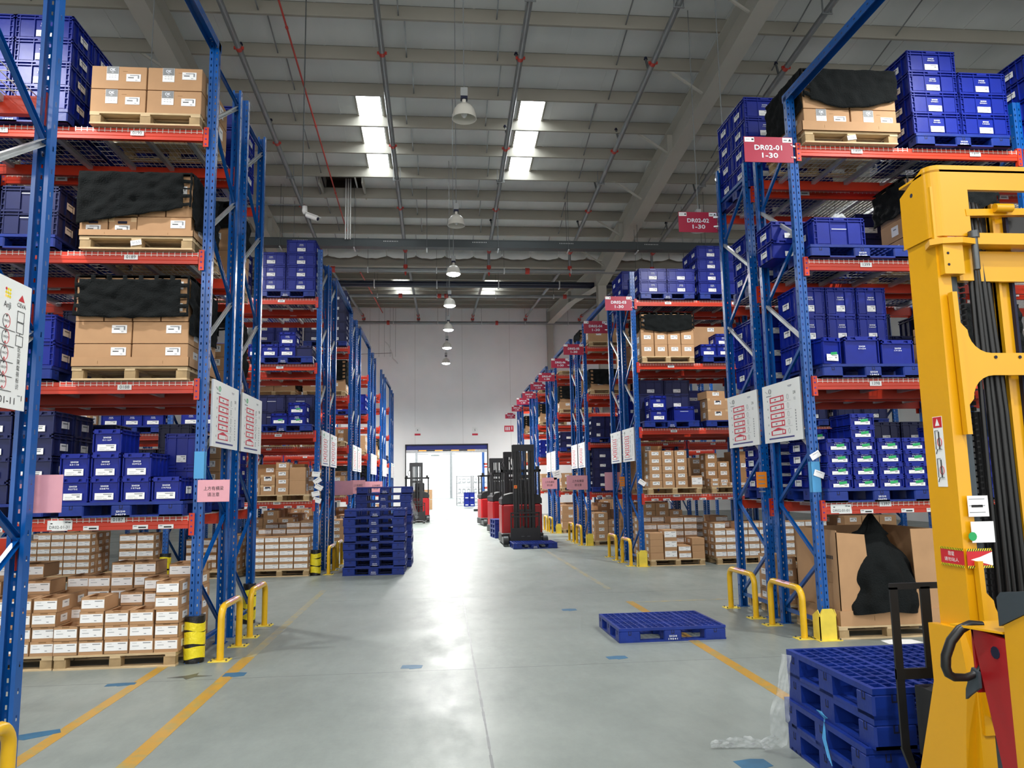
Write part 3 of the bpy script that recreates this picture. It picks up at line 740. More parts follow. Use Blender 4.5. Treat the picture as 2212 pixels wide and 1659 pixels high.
# hanging row signs on the right
def row_sign(txt, y, label, x0=3.55, x1=4.14, z0=5.40, z1=5.71, back=0):
    t = thing('row_sign', label, 'sign', ((x0+x1)/2, y, (z0+z1)/2))
    w_, h_ = x1-x0, z1-z0
    b = MB(); b.box(-w_/2, w_/2, -.012, 0, -h_/2, h_/2, 'sign_crimson'); put('board', b, t)
    b = MB(); b.text(txt, .085, (.0, -.014, .02), 'white_print', width=.33, bold=.0028); b.text('1-30', .085, (0, -.014, -.075), 'white_print', width=.19, bold=.0028); put('lettering', b, t)
    b = MB()
    for xx in (-w_/2+.065, w_/2-.065): b.box(xx-.058, xx+.058, -.0145, -.0125, h_/2-.065, h_/2-.008, 'sign_white')
    b.box(-w_/2+.09, -w_/2+.115, -.016, -.0145, h_/2-.045, h_/2-.025, 'print_black'); b.box(-w_/2+.02,-w_/2+.07,-.016,-.0145,h_/2-.036,h_/2-.032,'print_grey')
    b.prism([(w_/2-.055, h_/2-.05),(w_/2-.015, h_/2-.05),(w_/2-.035, h_/2-.02)], -.016, -.0145, 'print_black'); b.box(w_/2-.11,w_/2-.07,-.016,-.0145,h_/2-.045,h_/2-.03,'print_grey'); put('logo_patch', b, t)
    b = MB()
    for zz in (.07, -.07): b.bar((w_/2-.06, .008 if not back else -.02, zz), (w_/2+.06, .05 if not back else -.06, zz), .02, .02, 'galvanised')
    for xx, zz in ((w_/2-.02, .06), (w_/2-.02, -.09)): b.tube([(xx,-.012,zz),(xx,-.018,zz)], .008, 'galvanised', 6)
    put('bracket', b, t)
k = 1
for row in 'ABCDE':
    for q in (0, 1):
        n = k; k += 1
        if n == 10: txt = 'DP01-01'
        else: txt = 'DR02-%02d' % n
        yy = ROWY[row]-.06 if q == 0 else ROWY[row]+2.42
        row_sign(txt, yy, 'crimson hanging sign reading %s' % txt, back=q)
row_sign('DP01-02', ROWY['F']-.06, 'crimson hanging sign reading DP01-02', x0=3.62, x1=4.14)
row_sign('DP01-03', ROWY['F']+2.42, 'crimson hanging sign farthest down the right rack row', x0=3.5, x1=4.05, z0=5.26, z1=5.56, back=1)

# load boards on the rack ends
def load_board(side, y0, label, detail=1, w_=1.02, z0=2.18, z1=2.9, rz=0):
    """white notice: logo, five framed load rows, pitched-roof row and a navy bar"""
    s = 1 if side == 'L' else -1
    x = XSL+.085 if side == 'L' else XSR-.065
    t = thing('load_board', label, 'sign', (x, y0+w_/2, (z0+z1)/2))
    U = (0, s, 0); h = z1-z0
    b = MB(); b.quad((0,0,0), U, (0,0,1), w_, h, 'sign_white', .004)
    for e in (-1,1): b.quad((-s*.012, e*(w_/2-.01), 0), (s,0,0), (0,0,1), .02, h, 'galvanised', .004)
    put('board', b, t)
    b = MB(); X = s*.0055
    def at(u, v): return (X, s*u*w_, v*h)       # u,v in -.5..+.5 as read by the viewer
    def R(u0, u1, v0, v1, mt, e=0):
        a = (s*(.0045+e), 0, 0); b.quad((a[0], s*(u0+u1)/2*w_, (v0+v1)/2*h), U, (0,0,1), abs(u1-u0)*w_, abs(v1-v0)*h, mt, .0008)
    rows = [.225, .085, -.055, -.19]
    for i, v in enumerate(rows):
        R(-.30, .08, v-.050, v+.050, 'sign_red'); R(-.265, .0, v-.029, v+.029, 'sign_white', .001); R(.025, .06, v-.025, v+.025, 'sign_white', .001)
        R(-.165, -.12, v-.012, v+.012, 'print_grey', .002)
        R(-.33, .27, v-.069, v-.066, 'print_grey')
    v = -.335
    P = [(-.30, v-.045), (.09, v-.045), (.09, v+.03), (-.11, v+.08), (-.30, v+.03)]
    b.add([(s*.0052, s*p[0]*w_, p[1]*h) for p in P], [(0,1,2,3,4)], 'sign_red')
    R(-.26, .0, v-.033, v+.028, 'sign_white', .0015); R(.02, .065, v-.025, v+.025, 'sign_white', .0015)
    R(-.37, .30, -.445, -.42, 'sign_navy')
    for i, v in enumerate(rows+[-.335]):
        n = 10
        for q in range(n):
            a0, a1 = 2*math.pi*q/n, 2*math.pi*(q+1)/n
            b.bar(at(.185+.022*math.cos(a0), v+.045*math.sin(a0)), at(.185+.022*math.cos(a1), v+.045*math.sin(a1)), .002, .003, 'print_grey', (1,0,0))
        R(-.37, -.355, v-.015, v+.015, 'print_grey')
    n = 14
    for q in range(n):
        a0, a1 = 2*math.pi*q/n, 2*math.pi*(q+1)/n
        b.bar(at(-.28+.03*math.cos(a0), .385+.04*math.sin(a0)), at(-.28+.03*math.cos(a1), .385+.04*math.sin(a1)), .002, .008, 'print_black' if side == 'R' else 'green_tag', (1,0,0))
    b.bar(at(-.41,.40), at(-.35,.36), .002, .006, 'print_grey', (1,0,0)); R(-.39, -.25, .30, .315, 'print_grey'); R(.20, .30, .40, .41, 'print_grey'); R(.21,.29,.385,.39,'sign_navy')
    if detail:
        b.text('DR', .05, (X, s*.36*w_, .27*h), 'print_black', U); b.text('02', .045, (X, s*.36*w_, .17*h), 'print_grey', U)
        for q in range(8): R(.355, .375, -.02-q*.045-.015, -.02-q*.045+.012, 'print_grey')
    put('printing', b, t)
for side in 'LR':
    sn = 'left' if side == 'L' else 'right'
    for row in 'ABCDEF':
        if row in 'EF' and side == 'R': continue
        y0 = ROWY[row]
        load_board(side, y0+.10, 'white load board on the %s %s rack end, nearer of the pair' % (RN[row], sn), row in 'AB')
        load_board(side, y0+1.30, 'white load board on the %s %s rack end, farther of the pair' % (RN[row], sn), row in 'AB')
# the big load board at the left picture edge
def near_board():
    w_, h = 1.02, .73; y0 = 3.62; x = XSL+.085
    t = thing('load_board', 'large white load board cut by the left picture edge', 'sign', (x, y0+w_/2, 2.555))
    U = (0,1,0); b = MB(); b.quad((0,0,0), U, (0,0,1), w_, h, 'sign_white', .004); put('board', b, t)
    b = MB(); X = .0055
    b.text('AnJi', .05, (X, .27, .21), 'print_black', U, width=.07); b.text('CEVA', .035, (X, .41, .235), 'print_black', U, width=.09)
    b.add([(X,.375,.26),(X,.44,.26),(X,.412,.30)], [(0,1,2)], 'sticker_red')
    for i in range(3):
        for j in range(3): b.tube([(0,.25+i*.02,.26+j*.02),(X,.25+i*.02,.26+j*.02)], .0085, ('amber','wrap_yellow','sticker_red')[(i*2+j) % 3] if i == 0 else 'wrap_yellow', 8)
    for k, v in enumerate((.12, .03, -.06, -.14, -.22)):
        n = 16
        for q in range(n):
            a0, a1 = 2*math.pi*q/n, 2*math.pi*(q+1)/n
            b.bar((X,.27+.036*math.cos(a0),v+.04*math.sin(a0)), (X,.27+.036*math.cos(a1),v+.04*math.sin(a1)), .002, .002, 'print_black' if 4 < q < 12 else 'sticker_red', (1,0,0))
        b.text('130CM', .018, (X,.27,v), 'print_black', U, width=.055)
        b.add([(X,.26,v+.034),(X,.28,v+.034),(X,.27,v+.02)], [(0,1,2)], 'print_black'); b.add([(X,.26,v-.034),(X,.28,v-.034),(X,.27,v-.02)], [(0,1,2)], 'sticker_red')
        b.bar((X,-.2,v-.047), (X,.36,v-.047), .002, .003, 'print_black', (1,0,0))
    for (v0, v1) in ((.14,.20),(.075,.135),(.0,.06)):
        for z in (v0, v1): b.bar((X,.375,z), (X,.445,z), .002, .002, 'print_black', (1,0,0))
        for yy in (.375,.445): b.bar((X,yy,v0), (X,yy,v1), .002, .002, 'print_black', (1,0,0))
    b.bar((X,.41,.06), (X,.41,.075), .002, .002, 'print_black', (1,0,0))
    for q, ch in enumerate('区货架载荷标识'): b.text(ch, .034, (X,.415,-.02-q*.036), 'print_black', U)
    b.text('01-11', .055, (X,.33,-.32), 'print_black', U, width=.16); b.bar((X,.47,-.31),(X,.47,-.28),.002,.003,'print_black',(1,0,0)); b.box(.0045,X,.43,.455,-.285,-.28,'print_grey')
    put('printing', b, t)
near_board()

# pink notices
def pink(x0, x1, y, z0, z1, label, back=False, rz=0, text=True):
    t = thing('pink_notice', label, 'notice', ((x0+x1)/2, y, (z0+z1)/2), rz)
    w_, h_ = x1-x0, z1-z0
    b = MB(); b.box(-w_/2, w_/2, -.002, 0, -h_/2, h_/2, 'pink_paper'); put('sheet', b, t)
    if text and not back:
        b = MB(); b.text('上方有横梁', h_*.2, (0,-.004,h_*.1), 'print_black', width=w_*.62); b.text('请注意', h_*.2, (0,-.004,-h_*.18), 'print_black', width=w_*.38); put('lettering', b, t)
    return t
pink(-2.49, -2.17, 8.19, 1.60, 1.825, 'pink notice with two lines of writing on the nearest left post')
pink(-2.60, -2.30, 4.94, 1.60, 1.83, 'large blank pink sheet hanging at the left picture edge', True)
for row in 'CD':
    pink(3.60, 4.14, ROWY[row]-.03, 1.55, 1.95, 'pink notice on the %s right rack front post' % RN[row])
pink(3.95, 4.5, ROWY['B']+2.40, 1.55, 1.98, 'blank pink sheet behind the second right rack', True)
pink(3.95, 4.5, ROWY['C']+2.40, 1.55, 1.98, 'blank pink sheet behind the third right rack', True)
pink(-2.45, -2.03, ROWY['B']+2.40, 1.55, 1.88, 'blank pink sheet behind the second left rack', True)
pink(-2.45, -2.05, ROWY['C']-.03, 1.55, 1.92, 'pink notice on the third left rack front post')
pink(-2.45, -2.15, ROWY['C']+2.4, 1.55, 1.90, 'blank pink sheet behind the third left rack', True)
pink(-2.45, -2.0, ROWY['D']-.03, 1.55, 1.92, 'pink notice on the fourth left rack front post')
def sheet(name, x, y, z, w_, h_, mt, label, cat='notice', rz=0, rows=3, rot=0):
    b = MB(); b.quad((0,0,0),(math.cos(rot),0,math.sin(rot)),(-math.sin(rot),0,math.cos(rot)),w_,h_,mt,.002)
    for q in range(rows): b.quad((0,-.002,h_*(.25-.25*q)),(math.cos(rot),0,math.sin(rot)),(-math.sin(rot),0,math.cos(rot)),w_*.6,h_*.07,'print_grey',.001)
    thing(name, label, cat, (x, y, z), rz, me=b)
sheet('orange_notice', 4.11, 9.52, 1.73, .14, .2, 'orange_paper', 'orange notice on the middle post of the nearest right rack', rows=5)
sheet('orange_notice', 4.11, ROWY['B']+1.3, 1.75, .12, .22, 'orange_paper', 'orange notice on the middle post of the second right rack', rows=4)
for i, (x, z, r) in enumerate(((4.13, 1.99, .5), (4.16, 1.78, -.35))): sheet('paper_tag', x+.05, 8.2, z, .12, .07, 'paper', 'small white tag taped to the nearest right post, %s one' % ('upper','lower')[i], 'tag', rows=1, rot=r)
for i in range(5): sheet('paper_tag', -2.47+.03*((i % 3)-1), ROWY['B']-.02, 2.0-.13*i, .16, .1, 'paper', '%s of five crumpled white tags down the second left post' % ORD[i], 'tag', rows=1, rot=(-.1,.6,-.5,.2,-.3)[i])
sheet('paper_tag', 4.22, ROWY['B']-.02, 1.72, .16, .1, 'paper', 'white tag taped to the second right front post', 'tag', rows=1, rot=-.6)
sheet('paper_tag', 4.14, ROWY['D']-.03, 2.05, .3, .3, 'paper', 'crumpled white papers on the fourth right front post', 'tag', rows=2, rot=.3)

# blue repair sleeves are painted patches of tape round the front posts
def sleeve(side, y, z0, z1, label):
    x = XSL if side == 'L' else XSR
    b = MB(); b.box(-.053,.053,-.003,.0,z0,z1,'string_blue'); b.box(-.053,-.051,-.003,.06,z0,z1,'string_blue'); b.box(.051,.053,-.003,.06,z0,z1,'string_blue')
    thing('tape_sleeve', label, 'tape', (x, y, 0), me=b)
sleeve('L', 8.215, 1.84, 2.12, 'light blue tape round the nearest left post above the pink notice')
sleeve('R', 8.215, 1.58, 1.92, 'light blue tape round the nearest right front post')

# ---------------------------------------------------------------- post guards and hoops
def hoop(x, ya, yb, label, z=.53, text=True):
    t = thing('hoop_barrier', label, 'barrier', (x, (ya+yb)/2, 0))
    h = (yb-ya)/2; r = .036; R = .12; pts = [(0,-h,.01),(0,-h,z-R)]
    for q in range(1, 7): a = math.pi/2*q/6; pts.append((0,-h+R-R*math.cos(a),z-R+R*math.sin(a)))
    pts += [(0,h-R,z)] + [(0,h-R+R*math.sin(math.pi/2*q/6),z-R+R*math.cos(math.pi/2*q/6)) for q in range(1,7)] + [(0,h,.01)]
    b = MB(); b.tube([Vector(p)-Vector((0,0,r*.0)) for p in pts], r, 'yellow_paint', 12); put('tube', b, t)
    for e in (-1, 1):
        b = MB(); b.box(-.1,.1,e*h-.08,e*h+.08,0,.008,'guard_yellow')
        for dx in (-.075,.075):
            for dy in (-.055,.055): b.tube([(dx,e*h+dy,.008),(dx,e*h+dy,.022)], .009, 'steel_dark', 6)
        put('base_plate', b, t)
    b = MB(); n = 10; r2 = r+.0015; vs = []; L = min(.17, h-.14)
    for yy in (-L, L):
        for q in range(n+1):
            a = math.radians(-70+140*q/n); vs.append((math.sin(a)*r2, yy, z+math.cos(a)*r2))
    b.add(vs, [(q, q+1, n+2+q, n+1+q) for q in range(n)], 'pink_paper', True)
    s = 1 if x < 0 else -1
    b.text('当心碰撞', .028, (s*math.sin(.6)*r2*1.05, 0, z+math.cos(.6)*r2*1.05), 'print_black', (0,s,0), (-s*math.cos(.6),0,math.sin(.6)))
    put('warning_strip', b, t)
hoop(-2.235, 8.28, 9.0, 'yellow hoop barrier on the left, beside the wrapped post')
hoop(-2.235, 9.50, 10.25, 'yellow hoop barrier on the left, behind the first one')
hoop(-2.25, 3.6, 4.42, 'yellow hoop barrier cut by the lower left picture edge')
hoop(3.955, 8.28, 9.1, 'yellow hoop barrier on the right, nearest the yellow truck')
hoop(3.96, 9.58, 10.42, 'yellow hoop barrier on the right, behind the first one')
for side in 'LR':
    for row in 'BCDE':
        x = -2.24 if side == 'L' else 3.95; y0 = ROWY[row]; sn = 'left' if side == 'L' else 'right'
        hoop(x, y0+.1, y0+.85, 'yellow hoop at the %s %s rack end, near one of two' % (RN[row], sn))
        hoop(x, y0+1.4, y0+2.15, 'yellow hoop at the %s %s rack end, far one of two' % (RN[row], sn))
def angle_guard(y, label, x=XSR-.02):
    t = thing('post_guard', label, 'post guard', (x, y, 0))
    b = MB(); b.prism([(-.095,0),(.095,0),(.095,.25),(.055,.33),(-.055,.33),(-.095,.25)], -.075, -.055, 'guard_yellow')
    for e in (-1, 1):
        b.prism([(-.075,0),(.09,0),(.09,.25),(-.035,.32),(-.075,.27)], e*.095-.006*(e>0)-.0, e*.095+.006*(e<0), 'guard_yellow', 'x')
    put('shield', b, t)
    b = MB(); b.box(-.13,.13,-.12,.13,0,.008,'guard_yellow')
    for dx in (-.11,.11): b.tube([(dx,-.1,.008),(dx,-.1,.025)], .009, 'steel_dark', 6)
    put('base_plate', b, t)
angle_guard(8.20, 'yellow steel post guard at the nearest right rack corner')
for row in 'BCDE': angle_guard(ROWY[row]-.02, 'yellow steel post guard at the %s right rack corner' % RN[row])
def wrapped(x, y, label, h=.5, r=.085, seed=1):
    t = thing('wrapped_bumper', label, 'post wrap', (x, y, 0))
    random.seed(seed)
    def ring(z0, z1, mt, rr):
        b = MB(); n = 18; k = 4; vs = []
        for i in range(k+1):
            for j in range(n):
                a = 2*math.pi*j/n; q = rr*(1+.06*noise.noise(Vector((math.cos(a)*2+seed, math.sin(a)*2, (z0+(z1-z0)*i/k)*9))))
                vs.append((q*math.cos(a), q*math.sin(a), z0+(z1-z0)*i/k+(.012*math.sin(a*2+seed+z0*9) if 0 < z0 else 0)))
        b.add(vs, [(i*n+j, i*n+(j+1)%n, (i+1)*n+(j+1)%n, (i+1)*n+j) for i in range(k) for j in range(n)], mt, True)
        b.add(vs[-n:], [tuple(range(n))], mt); return b
    put('foam_core', ring(0, h, 'wrap_black', r*.97), t)
    z = .03; zs = [(.05,.17),(.20,.33),(.345,.43)]
    for (a, c) in zs: put('yellow_band', ring(a*h/.5, c*h/.5, 'wrap_yellow', r*1.03), t)
wrapped(XSL, 8.27, 'post foot wrapped in torn yellow and black tape, nearest left corner', .46, .1, 3)
wrapped(XSL, ROWY['B']+.05, 'post foot wrapped in yellow and black tape, second left rack corner', .5, .105, 5)
wrapped(XSL, 10.5, 'post foot wrapped in yellow and black tape behind the second hoop', .5, .085, 6)
wrapped(XSL-BAY, ROWY['B']+.05, 'post foot wrapped in yellow and black tape, inner post of second left rack', .5, .105, 8)
# ================================================================ stock: pallets, totes, cartons
def plastic_pallet_mesh(w_=1.2, d=1.0):
    def mk():
        b = MB(); M = 'pallet_blue'; H = .15; X = w_/2
        # deck: perimeter rim plus a lattice of bars leaving open slots
        b.box(-X, X, 0, .03, H-.03, H, M); b.box(-X, X, d-.03, d, H-.03, H, M); b.box(-X, -X+.03, .03, d-.03, H-.03, H, M); b.box(X-.03, X, .03, d-.03, H-.03, H, M)
        nx, ny = 16, 12
        for i in range(1, nx):
            x = -X+.03+(w_-.06)*i/nx; wd = .014 if i not in (4, 8, 12) else .03
            b.box(x-wd/2, x+wd/2, .03, d-.03, H-.026, H-.001, M)
        for j in range(1, ny):
            y = .03+(d-.06)*j/ny; wd = .012 if j not in (3, 6, 9) else .028
            b.box(-X+.03, X-.03, y-wd/2, y+wd/2, H-.024, H-.002, M)
        # nine feet
        for (x0, x1) in ((-X, -X+.24), (-.10, .10), (X-.24, X)):
            for (y0, y1) in ((0, .17), (d/2-.08, d/2+.08), (d-.17, d)):
                if y0 == 0: b.bbox(x0, x1, y0, y1, .0, H-.028, M, .012)
                else: b.box(x0, x1, y0, y1, 0, H-.028, M)
        # bottom runners joining the feet
        for (y0, y1) in ((.0, .1), (d/2-.05, d/2+.05), (d-.1, d)): b.box(-X, X, y0, y1, 0, .018, M)
        for (x0, x1) in ((-X, -X+.1), (-.05, .05), (X-.1, X)): b.box(x0, x1, 0, d, 0, .017, M)
        # dark U grooves on the front feet and side feet
        for xc in (-X+.12, 0, X-.12):
            for (a, c, e, f) in ((-.016,-.010,.085,.12),(.010,.016,.085,.12),(-.016,.016,.078,.086)): b.box(xc+a, xc+c, -.0015, 0, e, f, 'slot_dark')
        for s_ in (-1, 1):
            for yc in (.09, d/2, d-.09):
                for (a, c, e, f) in ((-.016,-.010,.085,.12),(.010,.016,.085,.12),(-.016,.016,.078,.086)):
                    b.box(min(s_*X, s_*(X+.0015)), max(s_*X, s_*(X+.0015)), yc+a, yc+c, e, f, 'slot_dark')
        return b
    return cached(('plastic_pallet', w_, d), mk)
def print_mesh(l1, l2, size=.035, bold=.001):
    def mk():
        b = MB(); b.text(l1, size*.8, (0,-.001,size*.5), 'white_print', width=size*2.9, bold=bold)
        if l2: b.text(l2, size*.8, (0,-.001,-size*.5), 'white_print', width=size*3.4, bold=bold*.5)
        return b
    return cached(('number_marking', l1, l2, size), mk)
def plastic_pallet(x, y, z, label, num=None, rz=0, w_=1.2, d=1.0, grp='blue plastic pallets'):
    t = thing('plastic_pallet', label, 'pallet', (x, y, z), rz, grp, plastic_pallet_mesh(w_, d))
    if num: put('number_marking', print_mesh('231210', num, .03), t, (0, -.002, .04))
    return t
def timber_pallet_mesh(w_=1.2, d=1.0):
    def mk():
        b = MB(); X = w_/2; T = 'timber'
        for (y0, y1) in ((0,.1),(.15,.24),(.29,.38),(d/2-.07,d/2+.07),(d-.38,d-.29),(d-.24,d-.15),(d-.1,d)): b.box(-X, X, y0, y1, .118, .138, T)
        for xc in (-X+.05, 0, X-.05): b.box(xc-.05, xc+.05, 0, d, .098, .118, T)
        for xc in (-X+.06, 0, X-.06):
            for (y0, y1) in ((0,.1),(d/2-.06,d/2+.06),(d-.1,d)): b.box(xc-.055, xc+.055, y0+.004, y1, .018, .098, 'timber_dark')
        for (y0, y1) in ((0,.1),(d/2-.05,d/2+.05),(d-.1,d)): b.box(-X, X, y0, y1, 0, .018, T)
        return b
    return cached(('timber_pallet', w_, d), mk)
def timber_pallet(x, y, z, label, rz=0, w_=1.2, d=1.0, note=None):
    t = thing('timber_pallet', label, 'pallet', (x, y, z), rz, 'timber pallets', timber_pallet_mesh(w_, d))
    if note:
        b = MB(); b.quad((.0, -.002, .07), (math.cos(.15),0,math.sin(.15)), (-math.sin(.15),0,math.cos(.15)), .11, .055, 'paper', .002); b.text(note, .04, (0,-.0055,.07), 'print_grey', (math.cos(.15),0,math.sin(.15)), (-math.sin(.15),0,math.cos(.15))); put('paper_note', b, t)
    return t

def tote_mesh(w_, d, h, style, mt='tote_blue'):
    """injection moulded tote; origin at front bottom centre. style: ribbed, flat"""
    def mk():
        b = MB(); X = w_/2; g = .02; lip = .035*min(1, h/.2); wl = .006
        x0, x1, y0, y1 = -X+g, X-g, g, d-g
        b.box(x0, x1, y0, y1, 0, .012, mt)                                   # floor
        b.box(x0, x1, y0, y0+wl, 0, h, mt); b.box(x0, x1, y1-wl, y1, 0, h, mt)   # walls
        b.box(x0, x0+wl, y0, y1, 0, h, mt); b.box(x1-wl, x1, y0, y1, 0, h, mt)
        # doubled rim
        for (z0, z1) in ((h-.012, h), (h-.012-lip, h-lip)):
            b.box(-X, X, 0, g, z0, z1, mt); b.box(-X, X, d-g, d, z0, z1, mt); b.box(-X, -X+g, 0, d, z0, z1, mt); b.box(X-g, X, 0, d, z0, z1, mt)
        b.box(-X+.01, X-.01, .008, g, .0, .014, mt)
        def rib(xc, wd=.006): b.box(xc-wd/2, xc+wd/2, .003, g, .012, h-.012, mt)
        if style == 'ribbed':
            for xc in (-X+.012, -X+w_*.08, -w_*.17, w_*.17, X-w_*.08, X-.012): rib(xc, .008)
            for s_ in (-1, 1):
                for q in range(1, 4): b.box(min(s_*(X-w_*.08), s_*(X-.012)), max(s_*(X-w_*.08), s_*(X-.012)), .004, g, h*q/4-.004, h*q/4+.004, mt)
                b.box(min(s_*w_*.18, s_*(X-w_*.09)), max(s_*w_*.18, s_*(X-w_*.09)), .009, g, .02, h-.06, mt)
            b.box(-w_*.1, w_*.1, -.002, .004, h-.032, h-.012, mt)
        else:
            for xc in (-X+.012, X-.012): rib(xc, .010)
            b.prism([(-w_*.2, h-.004), (w_*.2, h-.004), (w_*.16, h-.045), (-w_*.16, h-.045)], -.004, .004, mt)
            for s_ in (-1, 1): b.box(s_*w_*.36-.02, s_*w_*.36+.02, -.003, .004, h-.045, h-.006, mt)
        n = max(3, int(d/.12))
        for q in range(n+1):
            y = .02+(d-.04)*q/n
            for s_ in (-1, 1): b.box(min(s_*(X-g), s_*(X-.003)), max(s_*(X-g), s_*(X-.003)), y-.004, y+.004, .012, h-.012, mt)
        return b
    return cached(('tote', w_, d, h, style, mt), mk)
def label_mesh(w_, h_, kind='bar'):
    def mk():
        b = MB(); b.quad((0,0,0), (1,0,0), (0,0,1), w_, h_, 'paper', .0015)
        def r(u, v, a, c, mt='print_grey'): b.quad((u*w_, -.0015, v*h_), (1,0,0), (0,0,1), a*w_, c*h_, mt, .0008)
        if kind == 'bar':
            r(.18, .3, .45, .12); r(-.2, -.05, .4, .04); r(-.25, -.3, .3, .04); r(.3, .0, .16, .2); r(.05, -.35, .2, .04)
        elif kind == 'carton':
            r(.05, .33, .6, .10); r(-.18, -.0, .4, .11, 'print_black'); r(.34, .12, .10, .45); r(.2, -.33, .16, .07); r(-.2, .18, .5, .03)
        elif kind == 'wide':
            r(.25, .33, .35, .10); r(-.25, -.02, .3, .05); r(.18, -.28, .1, .08); r(-.3, .3, .2, .03)
        return b
    return cached(('label_sticker', w_, h_, kind), mk)
def ok_mesh():
    def mk():
        b = MB(); b.quad((0,0,0), (1,0,0), (0,0,1), .125, .16, 'paper', .0015); b.quad((0,-.0015,.037), (1,0,0), (0,0,1), .12, .083, 'ok_grey', .001)
        b.text('OK', .045, (0,-.0035,.04), 'white_print', width=.055, bold=.002)
        b.text('一汽', .012, (0,-.0035,.012), 'white_print') if False else b.quad((0,-.0025,.014), (1,0,0), (0,0,1), .02, .006, 'white_print', .0008)
        for q in range(3): b.quad((-.03+.03*q,-.0015,-.02), (1,0,0), (0,0,1), .02, .004, 'print_grey', .0008); b.quad((-.03+.03*q,-.0015,-.045), (1,0,0), (0,0,1), .02, .004, 'print_grey', .0008)
        return b
    return cached('ok_label', mk)
def tag_mesh():
    def mk(): b = MB(); b.quad((0,0,0), (math.cos(.12),0,math.sin(.12)), (-math.sin(.12),0,math.cos(.12)), .09, .028, 'green_tag', .0015); return b
    return cached('green_tag', mk)
def tote(x, y, z, w_, d, h, label, style='flat', rz=0, num=None, lab=True, green=False, mt='tote_blue', side=0, grp='blue totes', line=None):
    t = thing('ribbed_tote' if style == 'ribbed' else 'storage_tote', label, 'tote', (x, y, z), rz, grp, tote_mesh(w_, d, h, style, mt))
    yo = -.0005 if style == 'flat' else .008
    if lab:
        lw = min(w_*.62, .22) if style == 'flat' else min(w_*.28, .17); lh = min(h*.27, .075)
        put('label_sticker', label_mesh(round(lw,3), round(lh,3)), t, (0, yo+.004, h*.24))
        if green: put('green_tag', tag_mesh(), t, (w_*.08, yo+.001, h*.24+lh/2+.01))
    if num: put('number_marking', print_mesh('204328', num, .026, .0008), t, (0, yo+.004, h*.60))
    if line: put('number_marking', cached(('line_print', line), lambda: (lambda b: (b.quad((0,0,h*.72),(1,0,0),(0,0,1),w_*.3,.008,'white_print',.001), b)[1])(MB())), t, (0, yo, 0))
    if side: put('label_sticker', cached(('side_label', side > 0, round(w_,3)), lambda: (lambda b: (b.quad((0,0,0),(0,1 if side > 0 else -1,0),(0,0,1),.17,.075,'paper',.002), b.quad((side*.002,0,.015),(0,1 if side > 0 else -1,0),(0,0,1),.11,.015,'print_grey',.001), b)[2])(MB())), t, (side*(w_/2-.006), d*.55, h*.45))
    return t

def carton_mesh(w_, d, h, style, mt='card'):
    def mk():
        b = MB(); X = w_/2
        if style == 'closed':
            b.bbox(-X+.002, X-.002, .002, d-.002, .001, h-.002, mt, .004)
            b.box(-X+.004, X-.004, d/2-.03, d/2+.03, h-.002, h-.0005, 'tape'); b.box(-.002, .002, d/2-.003, d/2+.003, 0, h, 'card_seam')
        elif style == 'handle':
            b.bbox(-X+.002, X-.002, .002, d-.002, .001, h-.002, mt, .004)
            b.tube([(-.045,.001,h*.72),(.045,.001,h*.72)], .014, 'slot_dark', 8)
            for s_ in (-1,1): b.box(s_*(X-.03)-.03, s_*(X-.03)+.028, .0, .003, h-.05, h-.002, 'tape')
        elif style == 'ok':
            b.bbox(-X+.002, X-.002, .002, d-.002, .001, h-.002, mt, .004)
            b.box(-X+.004, X-.004, d/2-.03, d/2+.03, h-.002, h-.0005, 'tape')
            for a, c in ((-.5,-.3),(.12,.3)): b.box(a*X, c*X, -.0005, .002, h*.78, h*.785, 'card_seam')
        elif style == 'open':       # lidless bin carton: four walls, floor and a notched rear wall
            t_ = .004
            b.box(-X, X, 0, t_, 0, h, mt); b.box(-X, X, d-t_, d, 0, h, mt); b.box(-X, -X+t_, 0, d, 0, h, mt); b.box(X-t_, X, 0, d, 0, h, mt)
            b.box(-X, X, 0, d, 0, t_, mt)
            for s_ in (-1, 1): b.box(min(s_*X, s_*(X-.035)), max(s_*X, s_*(X-.035)), 0, d, h-.002, h+.001, mt)
            b.box(-X, X, .0, .03, h-.002, h+.001, mt); b.box(-.035, .035, -.001, .002, h-.012, h-.002, 'card_seam')
            b.box(-X+.01, X-.01, .02, d-.02, h*.5, h*.55, 'card_dark')
        return b
    return cached(('carton', w_, d, h, style, mt), mk)
def carton(x, y, z, w_, d, h, label, style='closed', lab='wide', rz=0, side=0, mt='card', grp='cardboard boxes', ok=False, lx=0, lz=None):
    t = thing('labelled_carton' if lab == 'wide' else 'cardboard_box', label, 'carton' if lab == 'wide' else 'box', (x, y, z), rz, grp, carton_mesh(w_, d, h, style, mt))
    if lab == 'wide':
        put('label_sticker', label_mesh(round(w_*.93,3), round(h*.60,3), 'wide'), t, (-.0, -.0005, h*.53))
    elif lab == 'carton':
        lw = min(.15, w_*.55); put('label_sticker', label_mesh(round(lw,3), round(min(.085, h*.45),3), 'carton'), t, (lx, -.0005, lz if lz is not None else h*.6))
    if ok: put('ok_label', ok_mesh(), t, (-w_*.12, -.0005, h-.085))
    if side:
        put('label_sticker', cached(('side_sticker', side > 0, round(h,3)), lambda: (lambda b: (b.quad((0,0,0),(0,1 if side > 0 else -1,0),(0,0,1),min(.14, h*1.0),h*.5,'paper',.0015), b.quad((side*.0015,0,h*.08),(0,1 if side > 0 else -1,0),(0,0,1),.06,h*.06,'print_grey',.001), b)[2])(MB())), t, (side*w_/2, d*.5, h*.5))
    return t

